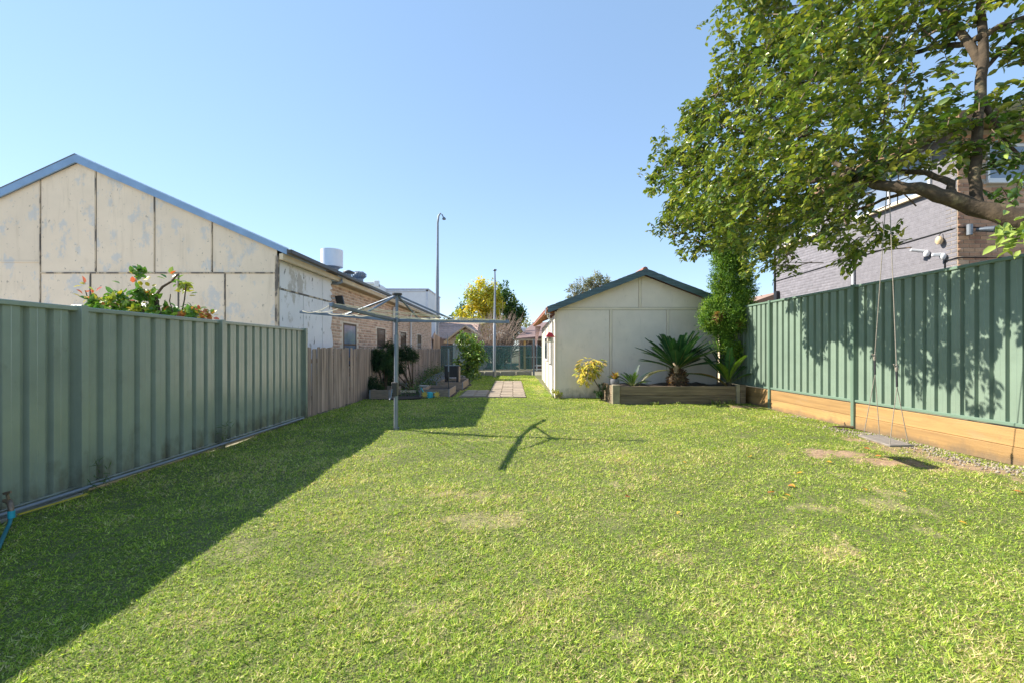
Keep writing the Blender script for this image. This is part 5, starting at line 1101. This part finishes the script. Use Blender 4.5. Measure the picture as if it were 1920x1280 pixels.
# swing
sg = thing('rope_swing', 'grey board swing hanging on ropes from the bough of the big tree', 'swing', (4.68, 5.38, .26))
seat = [(4.49, 5.07), (4.79, 5.08), (4.90, 5.68), (4.62, 5.70)]
MB().prism_z(seat, .245, .268).build('seat', M['greywood'], sg, .003)
knotL, knotR = P(1640, 670, 5.62), P(1681, 690, 5.15); topL, topR = P(1663, 352, 5.43), P(1667, 352, 5.38)
for k_, t_, pair, cm in ((knotL, topL, [(4.66, 5.66), (4.86, 5.64)], 0), (knotR, topR, [(4.53, 5.12), (4.76, 5.12)], 1)):
    low = k_+np.array([0.005, 0, -.22])
    r1 = MB().tube([t_, (t_*.5+k_*.5), k_], .005, 6).build('rope', M['rope'], sg)
    MB().tube([k_, low], .012, 6).build('rope', M['rope2'], sg)
    MB().lathe(k_[0], k_[1], [(.01, k_[2]-.04), (.017, k_[2]-.01), (.016, k_[2]+.02), (.008, k_[2]+.05)], 8).tube([k_, k_+np.array([-.035, 0, .05])], .008, 5).build('knot', M['rope'], sg)
    for p in pair: MB().tube([low, (p[0], p[1], .245)], .0045, 6).build('rope', M['rope'], sg)
# ------------------------------------------------------------ TAP AND HOSE
tp = thing('garden_tap', 'weathered brass tap on a short riser at the foot of the left fence', 'tap', (-3.95, 3.36, 0))
q = P(17, 945, 3.36); 
MB().tube([(q[0]-.03, q[1]+.03, -.01), (q[0]-.03, q[1]+.03, q[2]+.01)], .013).build('riser', M['brass'], tp)
MB().tube([(q[0]-.07, q[1]+.03, q[2]+.02), (q[0]-.01, q[1]+.01, q[2]+.02), (q[0]+.025, q[1]-.01, q[2]-.01), (q[0]+.03, q[1]-.01, q[2]-.05)], [.017, .02, .018, .016], 10).build('spout', M['brass'], tp)
MB().tube([(q[0]-.01, q[1]+.01, q[2]+.02), (q[0]-.015, q[1], q[2]+.08)], .01).beam((q[0]-.045, q[1], q[2]+.085), (q[0]+.015, q[1], q[2]+.10), .012, .02).build('tap_handle', M['brass'], tp)
hs = thing('garden_hose', 'teal garden hose hanging from the tap onto the grass', 'hose', (-3.9, 3.3, 0))
MB().tube([(q[0]+.03, q[1]-.01, q[2]-.045), (q[0]+.032, q[1]-.012, q[2]-.10)], .021, 12).build('connector', M['teal'], hs)
MB().tube([(q[0]+.032, q[1]-.012, q[2]-.09), (q[0]+.05, q[1]-.04, .045), (q[0]+.12, q[1]-.12, .03), (q[0]+.26, q[1]-.26, .03), (q[0]+.42, q[1]-.42, .03), (q[0]+.46, q[1]-.6, .03), (q[0]+.3, q[1]-1, .02)], .0125, 10).build('hose_tube', M['hose'], hs)
MB().beam((-4.05, 3.5, .05), (-3.98, 4.0, .052), .02, .01).build('yellow_strip', mat('yellow_strip', (.5, .38, .04), .6)); tag(bpy.data.objects['yellow_strip'], 'thin faded yellow strip lying along the fence edging behind the tap', 'strip')
# ------------------------------------------------------------ FALLEN LEAVES, STICK
fm = []
for c in ((.62,.36,.05), (.55,.20,.06), (.6,.5,.12)):
    V, Fc = leaf_arrays(np.zeros((1, 3)), np.array([[0, 1., 0]]), np.array([[0, 0, 1.]]), .07, .042); fm.append(np_mesh('fallen_leaf', V, Fc, M['soft'], None, np.tile(np.array([c]), (len(V), 1)), just_mesh=True))
for px, py in ((1274, 963), (1796, 978), (1482, 912), (1486, 915), (1470, 930), (1620, 920), (1640, 858), (1632, 845), (1440, 928), (1409, 860), (1505, 888), (1900, 925), (1236, 800), (1475, 840), (1280, 872), (1530, 790), (1695, 925), (1560, 870), (1465, 935), (1180, 935), (1350, 800), (1240, 880)):
    kf = random.randrange(3); q = G(px, py); o = link('fallen_leaf', fm[kf], None, (q[0], q[1], .03+float(lawn_h(np.array([q[0]]), np.array([q[1]]))[0])))
    o.rotation_euler = (random.uniform(-.4, .4), random.uniform(-.4, .4), random.uniform(0, 6.28)); s = random.uniform(.6, 1.15); o.scale = (s, s, s)
    tag(o, ('orange', 'rusty brown', 'pale yellow')[kf]+' dry leaf fallen on the lawn', 'leaf', 'fallen leaves on the lawn')
q = G(1585, 805); t = thing('broken_branch', 'short broken dead branch on the grass beside the swing', 'branch', (q[0], q[1], 0))
MB().tube([(q[0]-.15, q[1]+.1, .04), (q[0], q[1], .06), (q[0]+.1, q[1]-.05, .05)], [.012, .022, .03], 7).build('stick', M['bark'], t)
MB().tube([(q[0], q[1], .06), (q[0]+.03, q[1]+.06, .12)], [.015, .008], 6).build('side_twig', M['bark'], t)
